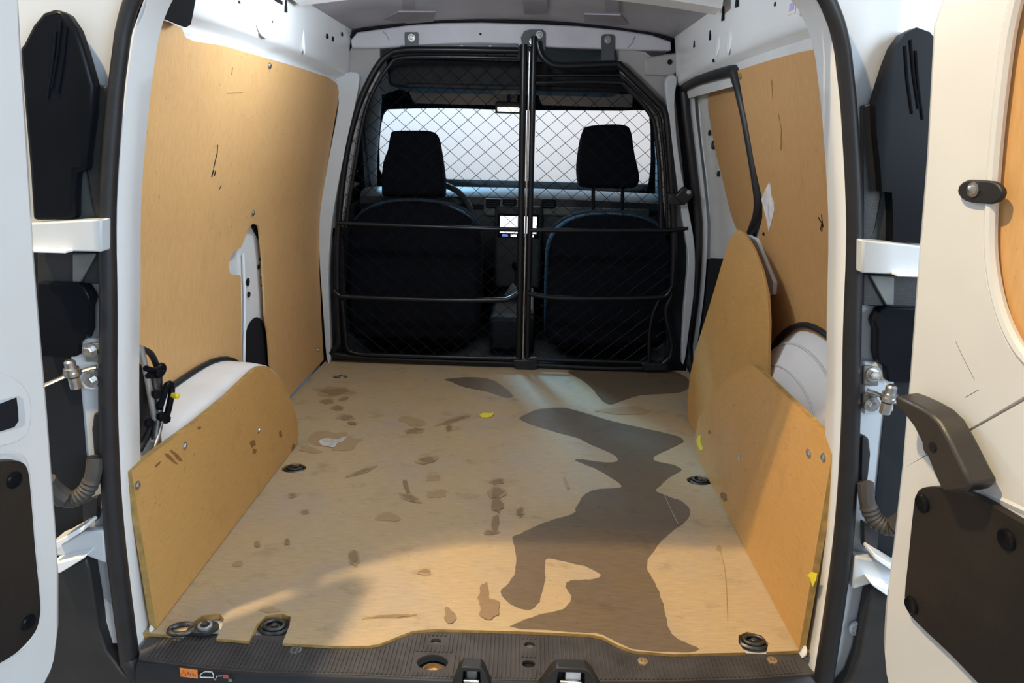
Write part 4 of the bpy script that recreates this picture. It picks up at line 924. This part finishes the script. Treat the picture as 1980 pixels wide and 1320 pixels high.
obj('pocket_rim', *tube_geo(spl([DL.at(*DL.px(*a), .004) for a in ((-90, 888), (0, 876), (34, 880), (50, 900), (57, 950), (66, 1060), (74, 1150), (74, 1195), (62, 1230), (30, 1262), (-60, 1312))], 3), .006, 8), 'door_paint', doorl)
# ================================================================== door jambs (mirrored)
def jamb(s):
    nm = 'left' if s < 0 else 'right'
    def P(px, py, y=-.06):
        p = PY(px, py, y); return Vector((p.x if s < 0 else -p.x+.006, p.y, p.z))
    def sh(name, pix, y, th, m, par, n=0, bevel=.002, cat=None, label=None, grp=None):
        q = [P(*a, y) for a in pix]; q = spl(q, n, True) if n else q
        return plate(name, xz(q), [], fy(y), th, m, par, 0, bevel)
    wj = struct(sh('wall_jamb_'+nm, [(215, -80), (20, -80), (20, 120), (60, 440), (60, 1400), (300, 1400), (240, 1240), (212, 1000), (205, 700), (205, 400), (215, 200), (260, 60), (310, -80)], -.030, .010, 'jamb_paint', None))
    sh('dark_back', [(190, 470), (40, 470), (70, 1080), (160, 1080), (172, 960), (160, 800), (150, 690), (150, 548), (190, 548)], -.033, .002, 'cab_dark', wj, bevel=0)
    # glossy black lamp-side cover
    lc = thing('tail_lamp_cover', 'tall glossy black pointed tail lamp cover beside the '+nm+' rear door', 'lamp cover', P(120, 430, -.05), 'tail lamp covers')
    dr = [(36, 92), (44, 84), (62, 48), (82, 24), (107, 16), (128, 28), (146, 55), (160, 95), (170, 130), (180, 165), (177, 220), (168, 290), (165, 330), (146, 331), (143, 370), (142, 424), (62, 426), (56, 330), (45, 200)]
    sh('cover', dr, -.062, .022, 'gloss_black', lc, 0, .008)
    for a, b in (((118, 40), (100, 170)), ((128, 52), (112, 180)), ((108, 60), (92, 190))): obj('moulded_line', *tube_geo([P(*a, -.063), P((a[0]+b[0])/2+2, (a[1]+b[1])/2, -.063), P(*b, -.063)], .0016, 6), 'gloss_black', lc)
    sh('side_trim', [(176, 160), (206, 168), (200, 426), (188, 426), (178, 400), (166, 325)], -.045, .012, 'black_plastic', lc); sh('side_window', [(136, 322), (176, 318), (190, 430), (136, 430)], -.040, .006, 'plate_dark', lc)
    sh('lower_trim', [(72, 488), (200, 488), (200, 548), (72, 548)], -.045, .010, 'black_plastic', lc); sh('trim_gusset', [(140, 490), (186, 490), (154, 546), (140, 546)], -.050, .006, 'plate_grey', lc)
    sh('lower_cover', [(70, 546), (150, 548), (162, 556), (170, 570), (174, 580), (168, 596), (168, 640), (163, 656), (150, 664), (148, 690), (75, 690)], -.058, .024, 'gloss_black', lc, 0, .004)
    # hinge arms
    dd = doorl if s < 0 else doorr
    hg = sh('hinge', [(50, 432), (115, 428), (196, 424), (196, 487), (120, 486), (115, 481), (50, 489)], -.078, .030, 'jamb_paint', dd, 0, .005)
    obj('hinge_flange', *box_geo(P(95, 484, -.085), (.06, .02, .004)), 'white_paint', hg, 35, .001)
    hg = sh('hinge', [(95, 1065), (160, 1030), (200, 1025), (204, 1090), (168, 1076), (95, 1075)], -.060, .020, 'jamb_paint', dd, 0, .004)
    for a in ([(95, 1060), (110, 1058), (162, 1026), (160, 1018), (110, 1046), (95, 1052)], [(95, 1108), (116, 1108), (162, 1080), (166, 1074), (110, 1088), (95, 1092)]): sh('hinge_flange', a, -.085, .04, 'white_paint', hg, 0, .002)
    # check strap, lock plate
    ck = thing('door_check', 'steel door check strap with bolt and lock plate on the '+nm+' pillar', 'door check', P(160, 745, -.05), 'door check straps')
    sh('backing', [(137, 655), (194, 655), (194, 755), (160, 752), (150, 735), (137, 750)], -.045, .012, 'jamb_paint', ck, 0, .004)
    sh('lock_plate', [(165, 666), (178, 663), (193, 663), (193, 700), (165, 700)], -.054, .008, 'plate_grey', ck, 0, .002); sh('lock_plate', [(165, 716), (193, 716), (193, 745), (178, 747), (167, 738)], -.054, .008, 'plate_grey', ck, 0, .002)
    for a in ((175, 677), (177, 735)): hexbolt(P(*a, -.0545), (0, -1, 0), ck, .0075)
    obj('strap', *tube_geo([P(80, 748, -.10), P(128, 726, -.085), P(145, 722, -.075), P(168, 713, -.066), P(186, 709, -.060)], .0045, 8, rr=[(.003, .008)]*5), 'steel', ck)
    v, f = join_geo([lathe_geo([(.011, 0), (.011, .006), (.008, .007), (.008, .016), (.005, .019)], P(139, 718, -.085), (0, -.1, 1), 12), lathe_geo([(.012, -.006), (.013, 0)], P(139, 718, -.085), (0, -.1, 1), 14), lathe_geo([(.008, -.024), (.008, -.006)], P(141, 722, -.085), (0, -.1, 1), 10)])
    obj('pivot_bolt', v, f, 'steel', ck)
    # conduit
    cn = thing('cable_conduit', 'ribbed grey cable conduit looping between pillar and '+nm+' rear door', 'conduit', P(140, 985, -.07), 'cable conduits')
    path = spl([P(88, 930, -.10), P(108, 952, -.09), P(135, 966, -.08), P(165, 950, -.07), P(180, 918, -.064), P(184, 884, -.060)], 8)
    rr = [.0125+(.0018 if (i % 2 and 14 < i < 30) else 0)+(.003 if i < 14 else 0) for i in range(len(path))]
    obj('hose', *tube_geo(path, .013, 10, rr=rr), 'conduit', cn)
    sh('grommet', [(180, 800), (194, 795), (194, 900), (182, 900), (176, 830)], -.050, .014, 'rubber', cn, 0, .004); sh('boot', [(158, 972), (188, 960), (186, 1008), (160, 1014)], -.050, .014, 'rubber', cn, 0, .003)
    # lower black cover
    lo = sh('pillar_foot_cover', [(100, 1110), (165, 1080), (172, 1100), (182, 1160), (190, 1215), (205, 1260), (235, 1300), (280, 1340), (300, 1400), (60, 1400), (80, 1250)], -.060, .028, 'black_plastic', None, 0, .004)
    tag(lo, 'black plastic cover at the foot of the '+nm+' rear pillar', 'cover', 'pillar foot covers')
    c = P(204, 1186 if s < 0 else 1186, -.040)
    if s > 0: obj('plug', *lathe_geo([(.014, 0), (.014, .004), (.011, .006), (.009, .004)], PY(1656, 1213, -.036), (0, -1, 0), 16), 'jamb_paint', wj)
jamb(-1); jamb(1)
# outer skins so the bay is closed to the sky
for s, nm in ((-1, 'left'), (1, 'right')):
    struct(box('wall_outer_'+nm, (s*.835, .80, .35), (.02, 1.76, 1.30), 'white_paint', bevel=0))
    struct(box('wall_corner_'+nm, (s*.80, -.01, .45), (.10, .06, 1.3), 'white_paint', bevel=.005))
    struct(box('added_light_plug_'+nm, (s*.715, .068, 1.06), (.25, .025, .68), 'inner_metal', bevel=0))  # unseen block added to stop lamp light leaking past the rear frame
